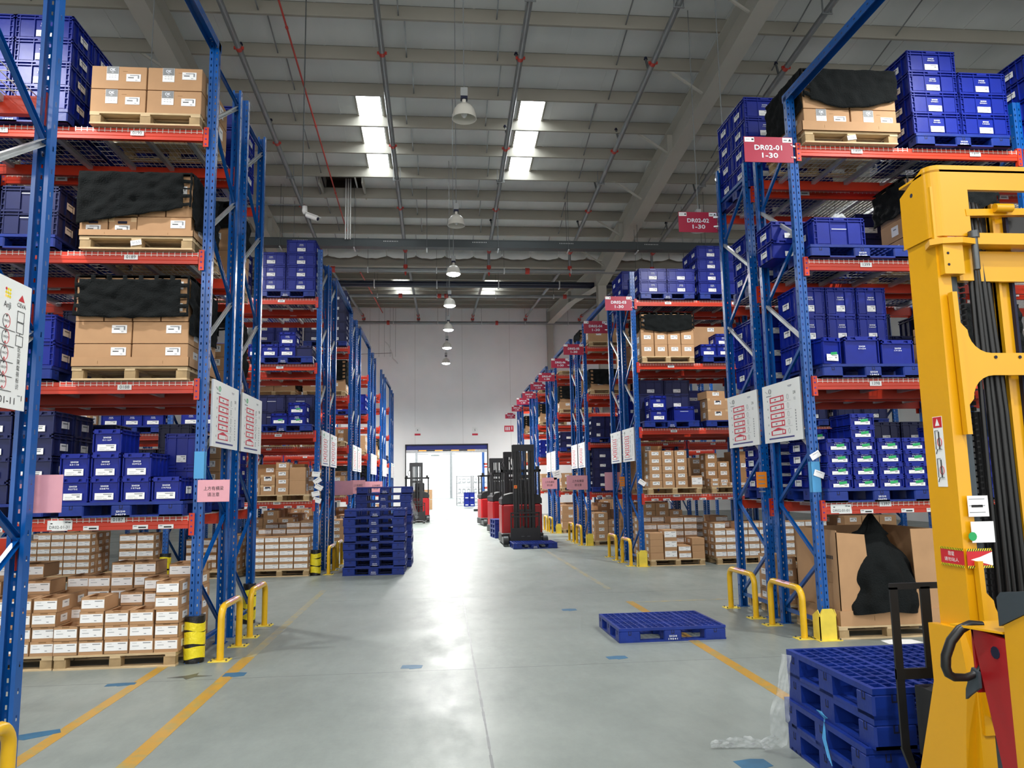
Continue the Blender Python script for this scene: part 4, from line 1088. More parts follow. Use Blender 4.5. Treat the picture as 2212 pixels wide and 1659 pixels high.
def where(side, row, lvl, slot, rear=False):
    sn = 'left' if side == 'L' else 'right'
    L_ = ('floor pallet', 'first shelf', 'second shelf', 'third shelf', 'top shelf')[lvl]
    S_ = ('aisle-end', 'inner', 'far inner', 'deep inner')[slot]
    return '%s %s, %s %s %s' % (S_, L_, RN[row], sn, 'rear-rack' if rear else 'rack')
def slot_xy(side, row, slot, rear=False):
    s = -1 if side == 'L' else 1; xs = XSL if side == 'L' else XSR
    off = {0: .70, 1: 2.07, 2: BAY+.70, 3: BAY+2.07, 4: 2*BAY+.70, 5: 2*BAY+2.07}[slot]
    return xs+s*off, ROWY[row]-.10+(1.40 if rear else 0)
def lvz(l): return 0 if l == 0 else LV[l-1]+.012
def stack(kind, side, x, y, z, w_, d, h, cols, loc, look, depth=1, gap=.009, jit=.003, kw=None, nums=None, seed=0, grp=None, names=None, full=False):
    """cols: heights per column of the front row, or a list of such lists, front row first"""
    rows = cols if isinstance(cols[0], (list, tuple)) else [cols]*depth
    n = len(rows[0]); rnd = random.Random(seed+int(abs(x)*97+y*31+z*7)); k = 0
    out = []
    aisle = n-1 if side == 'L' else 0
    for r, cs in enumerate(rows):
        for c, hh in enumerate(cs):
            for t in range(hh):
                vis = r == 0 or t >= rows[r-1][c] or c == aisle or t == hh-1 and r < 2 or full
                if r > 0 and not full and c == aisle and False: vis = True
                if not vis: continue
                X = x+(c-(n-1)/2)*(w_+gap)+rnd.uniform(-jit, jit); Y = y+r*(d+gap)+rnd.uniform(0, jit*2)
                place = '%s column, %s tier' % (ORD[c] if not (n == 1) else 'only', ORD[t])
                if n == 1: place = '%s tier' % ORD[t]
                rowp = '' if len(rows) == 1 else (', front' if r == 0 else ', %s row' % ORD[r] )
                lab = '%s, %s%s, %s' % (look, place, rowp, loc)
                kk = dict(kw or {})
                if c == aisle: kk['side'] = 1 if side == 'L' else -1
                if kind == 'tote':
                    if nums and r == 0 and (c, t) in nums: kk['num'] = nums[(c, t)]
                    elif nums is not None and r == 0 and 'num' not in kk: kk['num'] = str(10000+rnd.randrange(9)*1000+rnd.randrange(900)) if y < 17 else None
                    o = tote(X, Y, z+t*h, w_, d, h, lab, grp=grp or 'blue totes', rz=rnd.uniform(-.003, .003), **kk)
                else:
                    o = carton(X, Y, z+t*h, w_, d, h, lab, grp=grp or 'cardboard boxes', rz=rnd.uniform(-.012, .012) if jit > .004 else 0, **kk)
                out.append(o)
    return out

def cloth(x, y, z, w_, d, drop, label, side, sag=.05, seed=0, rz=0, hem=0.0, wins=True, topwin=False, skirt=None):
    """black cover laid over a load: top, front and one side, with strap windows at the corner; z is the top"""
    X = w_/2; b = MB(); st = .022; sd = skirt or drop
    s = 1 if side == 'L' else -1
    def nz(p): return noise.noise(Vector(p)*3.1+Vector((seed*7.3, 0, 0)))
    def sheet_(fn, U, V, skip):
        nu = max(2, int(U/st)); nv = max(2, int(V/st)); vs = []; idx = {}
        for i in range(nu+1):
            for j in range(nv+1): vs.append(fn(i/nu*U, j/nv, j/nv*V))
        fs = []
        for i in range(nu):
            for j in range(nv):
                if skip((i+.5)/nu*U, (j+.5)/nv*V): continue
                fs.append((i*(nv+1)+j, (i+1)*(nv+1)+j, (i+1)*(nv+1)+j+1, i*(nv+1)+j+1))
        b.add(vs, fs, 'cloth', True)
    def wr(u, v): 
        return .022*nz((u*2.2, v*3.4, 1))+.018*noise.noise(Vector((u*9-v*7, v*12+u*3, seed)))+.03*abs(noise.noise(Vector((u*5+v*7, v*3, seed+3))))+.008*noise.noise(Vector((u*26+v*14, v*22, seed)))
    def front(u, t, v):
        bot = drop+sag*math.sin(math.pi*u/w_)+hem*(u/w_-.5)+.012*nz((u*3, 0, 5))
        return (-X-.012+u*(w_+.024)/w_, -.014-wr(u, v)-.01*t, -t*bot)
    def sidef(u, t, v):
        bot = sd+sag*.6*math.sin(math.pi*u/d)+.03*nz((u*2, 3, 5))
        return (s*(X+.014+wr(u+5, v)+.01*t), u-.01, -t*bot)
    def top(u, t, v): return (-X-.012+u*(w_+.024)/w_, -.014+t*(d+.02), .006+.012*nz((u, v, 9))+(-.006 if t < .05 else 0))
    def cw(u, v, U):
        if not wins: return False
        k = (v-.03) % .105
        if v > .03 and k < .062:
            if u > U-.085 and u < U-.03: return True
            if topwin and u > .02 and u < .055: return True
        if topwin and v < .05 and v > .008 and ((u-.05) % .155) < .115 and .05 < u < U-.09: return True
        return False
    sheet_(front, w_, drop, (lambda u, v: cw(u if side == 'L' else w_-u, v, w_)))
    sheet_(sidef, d, sd, lambda u, v: (topwin and v < .05 and v > .01 and (u % .2) < .13))
    sheet_(top, w_, d, lambda u, v: False)
    me = b.mesh('cloth_cover')
    t = thing('cloth_cover', label, 'cover', (x, y, z), rz, 'black load covers', me)
    md = t.modifiers.new('s', 'SOLIDIFY'); md.thickness = .004
    return t
def tray(x, y, z, w_, d, h, label, mt='card'):
    """shallow cardboard tray under a load"""
    b = MB(); X = w_/2; t_ = .006
    for (x0, x1, y0, y1) in ((-X, X, 0, t_), (-X, X, d-t_, d), (-X, -X+t_, 0, d), (X-t_, X, 0, d)): b.box(x0, x1, y0, y1, 0, h, mt)
    b.box(-X, X, 0, d, 0, t_, mt)
    for xx in (-X*.55, X*.55): b.box(xx-.002, xx+.002, -.001, .001, h*.3, h*.6, 'card_seam')
    thing('cardboard_tray', label, 'tray', (x, y, z), me=b)

PH = .15      # plastic pallet height
TH = .138     # timber pallet height
def pp(side, row, lvl, slot, rear=False, num=None, dx=0, dy=0, w_=1.2):
    x, y = slot_xy(side, row, slot, rear); z = lvz(lvl)
    plastic_pallet(x+dx, y+dy, z, 'blue plastic pallet on '+where(side, row, lvl, slot, rear) if lvl else 'blue plastic pallet, '+where(side, row, lvl, slot, rear), num, w_=w_)
    return x+dx, y+dy, z+PH, where(side, row, lvl, slot, rear)
def tp(side, row, lvl, slot, rear=False, dx=0, dy=0, note=None, w_=1.15):
    x, y = slot_xy(side, row, slot, rear); z = lvz(lvl)
    timber_pallet(x+dx, y+dy, z, 'timber pallet on '+where(side, row, lvl, slot, rear) if lvl else 'timber pallet, '+where(side, row, lvl, slot, rear), w_=w_, note=note)
    return x+dx, y+dy, z+TH, where(side, row, lvl, slot, rear)
K = 'tote'; Q = 'carton'

# ---------------------------------------------------------------- left, nearest row
x, y, z, w = tp('L', 'A', 4, 0, dx=.03)
for c in (0, 1):
    for t in (0, 1):
        for r in (0, 1):
            o = carton(x-.29+c*.585, y+r*.5, z+t*.265, .575, .49, .26, 'large OK-labelled box, %s, %s tier%s, %s' % (('left','right')[c], ORD[t], ', behind' if r else '', w), 'ok', 'carton', ok=(r == 0), lx=.15, lz=.13 if c+t != 2 else .17, side=1 if c else 0, grp='OK boxes')
x, y, z, w = pp('L', 'A', 4, 1, num='19365', dx=-.0)
stack(K, 'L', x+.0, y, z, .60, .5, .27, [4, 4], w, 'blue ribbed tote', depth=2, kw=dict(style='ribbed'), nums={(1,3):'14769',(1,2):'16430',(1,1):'18221',(1,0):'12433'})
x, y, z, w = tp('L', 'A', 3, 0, note='0153')
tray(x, y-.01, z, 1.17, 1.03, .07, 'shallow card tray on the aisle-end third shelf, nearest left rack')
z += .012
for c in (0, 1):
    carton(x-.445+c*.295, y+.01, z, .285, .45, .20, 'box with oval handle hole, %s one, %s' % (('left','right')[c], w), 'handle', 'carton', lz=.07, grp='handle boxes')
carton(x+.275, y+.01, z, .56, .6, .21, 'wide plain box beside two handle boxes, '+w, 'closed', 'carton', lx=.14, side=1, lz=.13)
for r in (1,): carton(x+.275, y+.62, z, .56, .38, .21, 'box with oval side hole at the back, '+w, 'closed', None, side=0)
for c in range(4): carton(x-.42+c*.28, y+.02, z+.215, .27, .9, .46, 'tall box under the black cover, %s of four, %s' % (ORD[c], w), 'closed', 'carton', lz=.3, side=1 if c == 3 else 0)
cloth(x-.02, y-.01, z+.69, 1.14, .94, .48, 'black cover sagging over boxes, '+w, 'L', .0, 1, hem=-.20, skirt=.58)
x, y, z, w = pp('L', 'A', 3, 1, dx=-.05)
stack(K, 'L', x, y+.04, z, .6, .46, .27, [2, 2], w, 'dark blue large tote', depth=2, kw=dict(style='ribbed', mt='tote_dark', line=1, lab=False))
x, y, z, w = tp('L', 'A', 2, 0)
tray(x+.003, y-.01, z, 1.175, 1.03, .1, 'deep card tray on the aisle-end second shelf, nearest left rack')
z += .012
for t in range(2):
    for c in (0, 1):
        for r in (0, 1): carton(x-.285+c*.575, y+.005+r*.49, z+t*.235, .565, .48, .23, 'big plain box, %s, %s tier%s, %s' % (('left','right')[c], ORD[t], ', behind' if r else '', w), 'closed', 'carton', lx=.13 if c else .16, lz=.15, side=1 if c else 0, grp='large plain boxes')
for t in range(2, 4):
    for c in range(4): carton(x-.43+c*.285, y+.005, z+t*.235, .275, .96, .23, 'box behind the black cover, %s of four, %s tier, %s' % (ORD[c], ORD[t], w), 'closed', 'carton', lz=.15, side=1 if c == 3 else 0)
cloth(x, y-.01, z+.955, 1.13, .96, .44, 'black cover with strap windows, wrinkled front, '+w, 'L', .02, 2, topwin=True, skirt=.62)
x, y, z, w = pp('L', 'A', 2, 1)
stack(K, 'L', x, y+.02, z, .6, .46, .27, [2, 2], w, 'blue large tote', depth=2, kw=dict(style='ribbed', line=1, lab=False))
x, y, z, w = pp('L', 'A', 1, 0, num='34079', dx=-.01, dy=-.03)
stack(K, 'L', x-.02, y, z, .292, .48, .245, [[2,3,2,0],[2,2,2,0]], w, 'small blue tote', kw=dict(style='flat'), nums={(0,0):'02752',(0,1):'63118',(1,0):'05870',(1,1):'04147',(1,2):'01167',(2,0):'19768',(2,1):'03923'})
tote(x+.43, y+.0, z, .292, .48, .245, 'small blue tote numbered 19702 at the right end, '+w, num='19702', side=1)
tote(x+.395, y+.52, z, .36, .45, .36, 'larger dark tote behind the small ones, '+w, 'ribbed', mt='tote_blue', side=1)
tote(x+.395, y+.52, z+.36, .36, .45, .36, 'larger dark tote stacked behind the small ones, '+w, 'ribbed', mt='tote_blue', side=1)
x, y, z, w = pp('L', 'A', 1, 1)
stack(K, 'L', x, y+.1, z, .4, .45, .235, [3, 4, 4], w, 'dark blue tote', depth=2, kw=dict(style='flat', mt='tote_dark'))
x, y, z, w = tp('L', 'A', 0, 0, dy=-.02, dx=-.0)
stack(Q, 'L', x, y, z, .228, .33, .137, [[2,4,3,3,5],[3,3,4,5,6],[5,6,6,5,5]], w, 'small labelled box', kw=dict(style='open', lab='wide'), jit=.006, grp='small labelled boxes')
x, y, z, w = tp('L', 'A', 0, 1, dx=.2)
stack(Q, 'L', x, y, z, .228, .33, .137, [[3,4,4,4,4],[5,5,5,5,4],[5,6,6,5,5]], w, 'small labelled box', kw=dict(style='open', lab='wide'), jit=.006, grp='small labelled boxes')
# rear run, left nearest
for sl, cols in ((0, [3, 3]), (1, [3, 2])):
    x, y, z, w = pp('L', 'A', 4, sl, True); stack(K, 'L', x, y, z, .6, .5, .27, cols, w, 'blue ribbed tote', depth=2, kw=dict(style='ribbed', line=1))
x, y, z, w = tp('L', 'A', 3, 0, True); stack(Q, 'L', x, y, z, .38, .48, .3, [2, 3, 2], w, 'brown box', depth=2, kw=dict(lab='carton'))
cloth(x, y-.0, z+.93, 1.14, .9, .35, 'black cover over boxes, '+w, 'L', .02, 4, skirt=.5)
x, y, z, w = tp('L', 'A', 2, 0, True); stack(Q, 'L', x, y, z, .28, .3, .17, [4, 4, 4, 3], w, 'brown box', depth=3, kw=dict(lab='carton'))
cloth(x, y, z+.9, 1.14, .95, .3, 'black cover drooping over boxes, '+w, 'L', .03, 5, skirt=.75)
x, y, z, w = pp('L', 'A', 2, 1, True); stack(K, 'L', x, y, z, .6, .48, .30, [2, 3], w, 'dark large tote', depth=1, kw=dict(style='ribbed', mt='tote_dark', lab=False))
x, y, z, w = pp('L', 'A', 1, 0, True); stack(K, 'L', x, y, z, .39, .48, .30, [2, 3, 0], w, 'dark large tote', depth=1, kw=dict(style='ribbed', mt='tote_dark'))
stack(Q, 'L', x+.42, y, z, .26, .3, .16, [4], w, 'brown box', depth=3, kw=dict(lab='carton'))
x, y, z, w = pp('L', 'A', 1, 1, True); stack(K, 'L', x+.1, y, z, .39, .48, .30, [3, 3, 3], w, 'dark large tote', depth=1, kw=dict(style='ribbed', mt='tote_dark'))

# ---------------------------------------------------------------- left, second row
x, y, z, w = pp('L', 'B', 4, 0, num='88063', dx=.02)
stack(K, 'L', x, y, z, .6, .5, .268, [3, 4], w, 'blue ribbed tote', depth=2, kw=dict(style='ribbed'), nums={(1,3):'92060',(1,2):'20718',(1,1):'92401',(1,0):'20093',(0,0):'95292',(0,2):'04876'})
x, y, z, w = pp('L', 'B', 3, 0, num='14558', dx=.0)
stack(K, 'L', x-.27, y, z, .34, .48, .25, [0, 1, 2], w, 'blue tote', kw=dict(style='flat'), nums={})
tote(x-.58, y+.01, z, .24, .48, .25, 'blue tote with lid notch at the left end, '+w)
tote(x+.42, y, z, .34, .48, .22, 'low dark blue tote at the right end, '+w, 'flat', mt='tote_dark', lab=False)
x, y, z, w = pp('L', 'B', 2, 0, num='20118', dx=.0)
stack(K, 'L', x+.30, y, z, .36, .48, .22, [2], w, 'blue tote with green tag', kw=dict(style='flat', green=True), nums={})
tote(x-.05, y, z, .34, .4, .22, 'blue tote with green tag, left of the pair, '+w, green=True)
stack(K, 'L', x-.02, y+.5, z, .58, .48, .33, [2, 2], w, 'dark large tote', kw=dict(style='ribbed', mt='tote_dark', lab=False, line=1))
x, y, z, w = tp('L', 'B', 1, 0, note='')
for c, (wd, hh, n, st_) in enumerate(((.18,.17,2,'closed'),(.28,.20,2,'handle'),(.26,.16,4,'closed'),(.32,.27,2,'closed'))):
    xx = x-.57+sum((.19,.29,.27,.33)[:c])+wd/2
    stack(Q, 'L', xx, y, z, wd, .4, hh, [n], w, ('narrow taped','handle-hole','taped label','plain square')[c]+' box', kw=dict(style=st_, lab=('carton','carton','carton',None)[c]))
carton(x-.1, y+.45, z, 1.0, .45, .62, 'dark brown box behind the taped boxes, '+w, 'closed', 'carton', mt='card_dark', lx=-.2, lz=.5)
x, y, z, w = tp('L', 'B', 0, 0, dx=.02)
stack(Q, 'L', x-.01, y, z, .275, .32, .128, [[5,5,5,5],[5,5,5,5],[6,6,7,7]], w, 'white-labelled box', kw=dict(style='closed', lab='wide'), grp='white-labelled boxes')
# inner and rear places of the second row
x, y, z, w = tp('L', 'B', 0, 1, dx=-.0)
stack(Q, 'L', x+.42, y, z, .3, .35, .14, [5], w, 'plain notched box', depth=2, kw=dict(style='closed', lab=None)); stack(Q, 'L', x-.3, y, z, .3, .35, .2, [1, 1], w, 'low plain box', kw=dict(style='closed', lab=None))
stack(Q, 'L', x-.1, y+.5, z, .3, .35, .15, [4, 4, 3], w, 'brown box', kw=dict(style='closed', lab='wide', mt='card_dark'))
x, y, z, w = tp('L', 'B', 0, 2)
stack(Q, 'L', x+.2, y, z, .32, .36, .15, [5, 5], w, 'thick-edged box', depth=2, kw=dict(style='open', lab='wide'))
x, y, z, w = tp('L', 'B', 0, 3, dx=.1)
stack(Q, 'L', x-.0, y, z, .235, .30, .132, [[5,6,6,6,6],[6,6,6,6,6],[6,6,7,7,6]], w, 'white-labelled box', kw=dict(style='closed', lab='wide'), grp='white-labelled boxes')
for lv_ in (1, 2):
    x, y, z, w = pp('L', 'B', lv_, 1); stack(K, 'L', x, y, z, .39, .48, .30, [2, 3, 3], w, 'blue tote', kw=dict(style='flat'), nums={})
    x, y, z, w = pp('L', 'B', lv_, 2); stack(K, 'L', x, y, z, .39, .48, .26, [3, 2, 3], w, 'blue tote', kw=dict(style='flat'), nums={})
x, y, z, w = tp('L', 'B', 2, 3); stack(Q, 'L', x, y, z, .28, .4, .3, [2, 2, 2, 2], w, 'brown box', kw=dict(lab='carton')); cloth(x, y, z+.9, 1.14, .9, .28, 'black cover over boxes, '+w, 'L', .02, 7)
x, y, z, w = pp('L', 'B', 4, 1); stack(K, 'L', x, y, z, .6, .5, .27, [3, 3], w, 'blue ribbed tote', kw=dict(style='ribbed'), nums={})
x, y, z, w = pp('L', 'B', 3, 1, dx=-.3); stack(K, 'L', x, y, z, .6, .5, .27, [1, 1], w, 'blue ribbed tote', kw=dict(style='ribbed'), nums={})
x, y, z, w = pp('L', 'B', 3, 0, True, dx=.02); stack(K, 'L', x+.3, y, z, .6, .5, .28, [1], w, 'blue tote', kw=dict(style='ribbed', line=1, lab=False), depth=1); 
x, y, z, w = tp('L', 'B', 2, 0, True); stack(Q, 'L', x, y, z, .55, .48, .14, [1, 1], w, 'flat brown box', depth=2, kw=dict(lab='carton'))
x, y, z, w = tp('L', 'B', 1, 0, True); stack(Q, 'L', x, y, z, .37, .48, .2, [3, 3, 2], w, 'brown box', depth=2, kw=dict(lab='carton'))
x, y, z, w = tp('L', 'B', 0, 0, True); stack(Q, 'L', x, y, z, .28, .32, .14, [6, 6, 5, 6], w, 'labelled box', depth=2, kw=dict(lab='wide'))

# ---------------------------------------------------------------- right, nearest row
x, y, z, w = tp('R', 'A', 4, 0, dx=-.02, note='194')
tray(x, y-.02, z, 1.22, 1.0, .12, 'flared card tray on the aisle-end top shelf, nearest right rack'); z += .012
for c in (0, 1):
    for t in (0, 1):
        for r in (0, 1): carton(x-.29+c*.585, y+r*.48, z+t*.275, .57, .47, .27, 'OK-labelled box, %s, %s tier%s, %s' % (('left','right')[c], ORD[t], ', behind' if r else '', w), 'ok', 'carton', ok=(r == 0), lx=.16, lz=.14, side=-1 if c == 0 else 0, grp='OK boxes')
cloth(x, y-.01, z+.76, 1.16, .96, .36, 'dark cover sagging in a curve over OK boxes, '+w, 'R', .13, 11, skirt=.5)
for c in range(3): carton(x-.38+c*.38, y+.02, z+.555, .36, .9, .195, 'box under the sagging cover, %s of three, %s' % (ORD[c], w), 'closed', 'carton', lz=.1)
x, y, z, w = pp('R', 'A', 4, 1, num='20201', dx=.02, dy=.0)
stack(K, 'R', x-.0, y+.0, z, .62, .5, .265, [4, 3], w, 'blue ribbed tote', depth=2, kw=dict(style='ribbed'), nums={(0,3):'09634',(0,2):'09133',(0,1):'09801',(0,0):'09180',(1,2):'14200',(1,1):'09201',(1,0):'13202'})
x, y, z, w = pp('R', 'A', 4, 2, dx=.0); stack(K, 'R', x, y, z, .62, .5, .265, [4, 4], w, 'blue ribbed tote', kw=dict(style='ribbed', lab=False, line=1), depth=2)
x, y, z, w = pp('R', 'A', 3, 0, num='01640', dx=.0, w_=1.25)
tote(x-.25, y+.02, z, .64, .5, .33, 'blue tote with crumpled film on top, '+w, 'ribbed', side=-1, line=1, lab=False)
stack(K, 'R', x-.28, y+.53, z, .55, .45, .23, [2, 2], w, 'blue tote behind', kw=dict(style='flat', mt='tote_blue'))
b = MB(); rnd = random.Random(3)
for q in range(12): b.tube([(rnd.uniform(-.09,.09), rnd.uniform(-.05,.05), .0), (rnd.uniform(-.08,.08), rnd.uniform(-.05,.05), rnd.uniform(.04,.1))], [.03, .012], 'shrink_film', 5)
thing('film_wad', 'crumpled clear film on a blue tote, third shelf, nearest right rack', 'film', (x-.2, y+.12, z+.33), me=b)
x, y, z, w = tp('R', 'A', 3, 1, dx=-.02, dy=.25)
for t in range(2):
    for c in range(2): carton(x-.29+c*.585, y, z+t*.25, .57, .6, .245, 'box with big white label, %s column, %s tier, %s' % (ORD[c], ORD[t], w), 'closed', 'carton', lx=0, rz=0, side=-1 if c == 0 else 0)
for c in range(3): carton(x-.38+c*.38, y+.01, z+.5, .37, .6, .45, 'tall box under the black cover, %s of three, %s' % (ORD[c], w), 'closed', 'carton', lz=.3)
cloth(x, y-.01, z+.965, 1.16, .7, .42, 'black cover over boxes, partly behind the yellow mast', 'R', .02, 12, topwin=True)
x, y, z, w = pp('R', 'A', 2, 0, num='12463', dx=.02)
tote(x-.48, y-.01, z, .26, .4, .30, 'tilted blue tote with green tag, '+w, 'flat', rz=.25, green=True)
tote(x-.10, y+.03, z, .42, .45, .32, 'wider blue tote numbered 01624, beside the tilted one, '+w, 'flat', num='01624', lab=False)
tote(x+.33, y+.03, z, .40, .45, .28, 'blue tote with white digits, right end, '+w, 'flat', num='17101', lab=False)
stack(K, 'R', x-.05, y+.5, z, .38, .48, .34, [3, 3, 3], w, 'dark blue tote behind', kw=dict(style='ribbed', mt='tote_blue'), nums={})
x, y, z, w = tp('R', 'A', 2, 1, dx=.0, dy=.05)
for t in range(2): carton(x-.45, y, z+.3+t*.09, .32, .3, .085, 'flat box with white label, %s tier, %s' % (ORD[t], w), 'closed', 'carton', lx=.09)
carton(x-.4, y+.0, z, .4, .5, .3, 'plain box under two flat boxes, '+w, 'closed', None)
carton(x+.15, y+.0, z, .7, .9, .7, 'large plain box under black cloth, '+w, 'closed', 'carton')
cloth(x+.15, y-.01, z+.72, .72, .9, .6, 'black cover hanging low beside the yellow mast', 'R', .02, 13, wins=False)
x, y, z, w = pp('R', 'A', 1, 0, num='06690', dx=.0, w_=1.25)
stack(K, 'R', x-.02, y-.01, z, .29, .46, .138, [[4,6,4,4],[5,5,4,4]], w, 'low blue tote', kw=dict(style='flat', green=True), nums={})
stack(K, 'R', x-.5, y+.25, z, .2, .3, .138, [4], w, 'narrow low blue tote', kw=dict(style='flat', green=True)) if False else None
x, y, z, w = pp('R', 'A', 1, 1); stack(K, 'R', x, y, z, .29, .46, .138, [5, 4, 4, 5], w, 'low blue tote', kw=dict(style='flat', green=True), nums={})
# floor place: octabin cut open with a black sack
def octabin():
    x, y, z, w = tp('R', 'A', 0, 0, dx=.0, w_=1.2, dy=.02)
    t = thing('bulk_carton', 'large cut-open bulk carton with printed handling marks, nearest right rack floor', 'bulk box', (x+.02, y+.02, z))
    W_, D_, H_ = 1.14, .98, 1.02; X = W_/2; k = .008
    b = MB()
    b.box(-X, -X+k, 0, D_, 0, H_, 'card'); b.box(X-k, X, 0, D_, 0, H_, 'card'); b.box(-X, X, D_-k, D_, 0, H_, 'card'); b.box(-X, X, 0, D_, 0, k, 'card'); put('shell', b, t)
    b = MB(); b.prism([(-X,0),(X,0),(X,H_),(X-.27,H_),(X-.25,.16),(X-.26,.15),(-X+.40,.17),(-X+.35,.6),(-X+.33,.97),(-X+.0,H_-.02)], 0, k, 'card'); put('cut_front', b, t)
    b = MB(); b.box(-X-.02, X+.02, -.014, -.004, -.01, .16, 'card'); b.box(-X-.02, -X-.01, -.01, D_+.01, -.01, .16, 'card'); b.box(X+.01, X+.02, -.01, D_+.01, -.01, .16, 'card')
    for xx in (-.2, .4): b.box(xx-.002, xx+.002, -.016, -.014, .05, .1, 'card_seam')
    put('base_tray', b, t)
    b = MB(); y0 = .25
    for q in range(5):
        u = y0-q*.035; b.quad((-X, u, .72), (0,-1,0), (0,0,1), .026, .04, 'print_black', .001)
    b.quad((-X, .18, .72), (0,-1,0), (0,0,1), .2, .055, 'card', .0006); b.quad((-X,.18,.50),(0,-1,0),(0,0,1),.10,.12,'card_seam',.0003); b.quad((-X,.18,.50),(0,-1,0),(0,0,1),.09,.11,'card',.0006); put('handling_marks', b, t)
    # black sack: a soft lumpy body spilling out over the front edge
    n, m_ = 72, 48; vs = []
    for i in range(m_+1):
        v = i/m_; zc = .06+1.03*v
        kn = [(0,.38),(.08,.41),(.2,.42),(.35,.42),(.5,.40),(.62,.34),(.70,.24),(.78,.20),(.86,.12),(.94,.07),(1,.02)]
        for (va, ra), (vb, rb) in zip(kn, kn[1:]):
            if va <= v <= vb: rx = ra+(rb-ra)*(v-va)/(vb-va); break
        ry = rx*.72
        for j in range(n):
            a = 2*math.pi*j/n
            q = 1+.14*noise.noise(Vector((math.cos(a)*1.6, math.sin(a)*1.6, v*2.6+4)))+.12*noise.noise(Vector((math.cos(a)*4, math.sin(a)*4, v*6)))+.06*math.sin(a*9+v*5)*(1-v)+.10*abs(noise.noise(Vector((math.cos(a)*7, math.sin(a)*7, v*4))))
            dx = -.02+.10*(v-.5)+(.05 if v > .8 else 0)
            vs.append((-.06+dx+rx*q*math.cos(a), .20+.16*v+ry*q*math.sin(a)-.10*(1-v), zc+.02*math.sin(a*3)))
    fs = [(i*n+j, i*n+(j+1)%n, (i+1)*n+(j+1)%n, (i+1)*n+j) for i in range(m_) for j in range(n)]
    b = MB(); b.add(vs, fs, 'cloth', True); b.add(vs[-n:], [tuple(range(n))], 'cloth'); b.add(vs[:n], [tuple(range(n-1,-1,-1))], 'cloth')
    thing('black_sack', 'heap of black cloth spilling out of the cut-open bulk carton', 'cloth', (x+.06, y+.02, z+.08), me=b)
octabin()
x, y, z, w = tp('R', 'A', 0, 1, dx=.1); stack(Q, 'R', x, y, z, .228, .33, .137, [5, 6, 6, 6, 5], w, 'small labelled box', kw=dict(style='closed', lab='wide', mt='card_dark'))
# right nearest, rear run
x, y, z, w = pp('R', 'A', 4, 0, True, dx=-.1)
stack(K, 'R', x, y, z, .6, .5, .29, [4, 4], w, 'blue ribbed tote', depth=2, kw=dict(style='ribbed'), nums={})
x, y, z, w = pp('R', 'A', 3, 0, True); stack(K, 'R', x, y, z, .39, .48, .25, [3, 2, 3], w, 'blue tote', depth=2, kw=dict(style='flat', num=None))
x, y, z, w = pp('R', 'A', 2, 0, True); stack(K, 'R', x-.05, y, z, .39, .48, .30, [3, 3, 3], w, 'blue tote', depth=2, kw=dict(style='flat'))
x, y, z, w = pp('R', 'A', 1, 0, True); stack(K, 'R', x-.0, y, z, .29, .46, .138, [5, 5, 5, 4], w, 'low blue tote', depth=2, kw=dict(style='flat'))
x, y, z, w = tp('R', 'A', 0, 0, True, dy=.15); stack(Q, 'R', x-.3, y, z, .25, .3, .15, [4, 3], w, 'brown box', depth=2, kw=dict(lab='carton'))
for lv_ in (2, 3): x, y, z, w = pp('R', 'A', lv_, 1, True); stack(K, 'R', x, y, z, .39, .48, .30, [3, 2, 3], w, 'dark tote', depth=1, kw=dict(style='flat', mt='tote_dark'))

# ---------------------------------------------------------------- right, second row
x, y, z, w = pp('R', 'B', 4, 0, num='30163', dx=.05)
stack(K, 'R', x, y, z, .62, .5, .265, [2, 2], w, 'blue ribbed tote', depth=2, kw=dict(style='ribbed'), nums={(0,0):'18109',(0,1):'10595',(1,0):'61128',(1,1):''})
x, y, z, w = pp('R', 'B', 4, 1, dx=.0)
stack(K, 'R', x, y, z, .62, .5, .265, [4, 4], w, 'blue ribbed tote', depth=2, kw=dict(style='ribbed'), nums={})
x, y, z, w = tp('R', 'B', 3, 0, dx=.0)
stack(Q, 'R', x, y, z, .285, .45, .26, [[2,2,2,2],[2,2,2,2]], w, 'square box', kw=dict(style='closed', lab='carton'))
stack(Q, 'R', x, y, z+.52, .285, .45, .40, [1,1,1,1], w, 'covered box', kw=dict(style='closed', lab='carton'))
cloth(x, y-.01, z+.955, 1.16, .96, .36, 'black cover with a row of windows on top, '+w, 'R', .07, 21, topwin=True)
x, y, z, w = pp('R', 'B', 3, 1, dx=.0)
stack(K, 'R', x-.1, y, z, .36, .48, .25, [1, 1, 1], w, 'blue tote', kw=dict(style='flat'), nums={}); stack(K, 'R', x+.1, y+.1, z+.25, .36, .45, .25, [1, 1], w, 'blue tote, upper', kw=dict(style='flat'), nums={})
carton(x-.2, y+.55, z, 1.0, .4, .75, 'long brown box behind the totes, '+w, 'closed', 'carton', lz=.68)
x, y, z, w = pp('R', 'B', 2, 0, num='12118', dx=.02)
stack(K, 'R', x-.28, y+.0, z, .36, .45, .265, [2], w, 'blue tote on the corner', kw=dict(style='flat'), nums={})
tote(x+.28, y+.02, z, .46, .45, .30, 'blue tote with outline print, '+w, 'flat', lab=False, line=1)
stack(K, 'R', x, y+.5, z, .58, .48, .31, [3, 3], w, 'dark large tote', kw=dict(style='ribbed', mt='tote_dark'))
x, y, z, w = pp('R', 'B', 2, 1, dx=.0)
stack(Q, 'R', x-.1, y, z, .45, .48, .235, [2, 2], w, 'handle-hole box', kw=dict(style='handle', lab='carton')); carton(x-.35, y+.05, z+.47, .42, .45, .16, 'open-flapped box leaning on top, '+w, 'open', 'carton', rz=.1)
x, y, z, w = tp('R', 'B', 1, 0, dx=.02, note='')
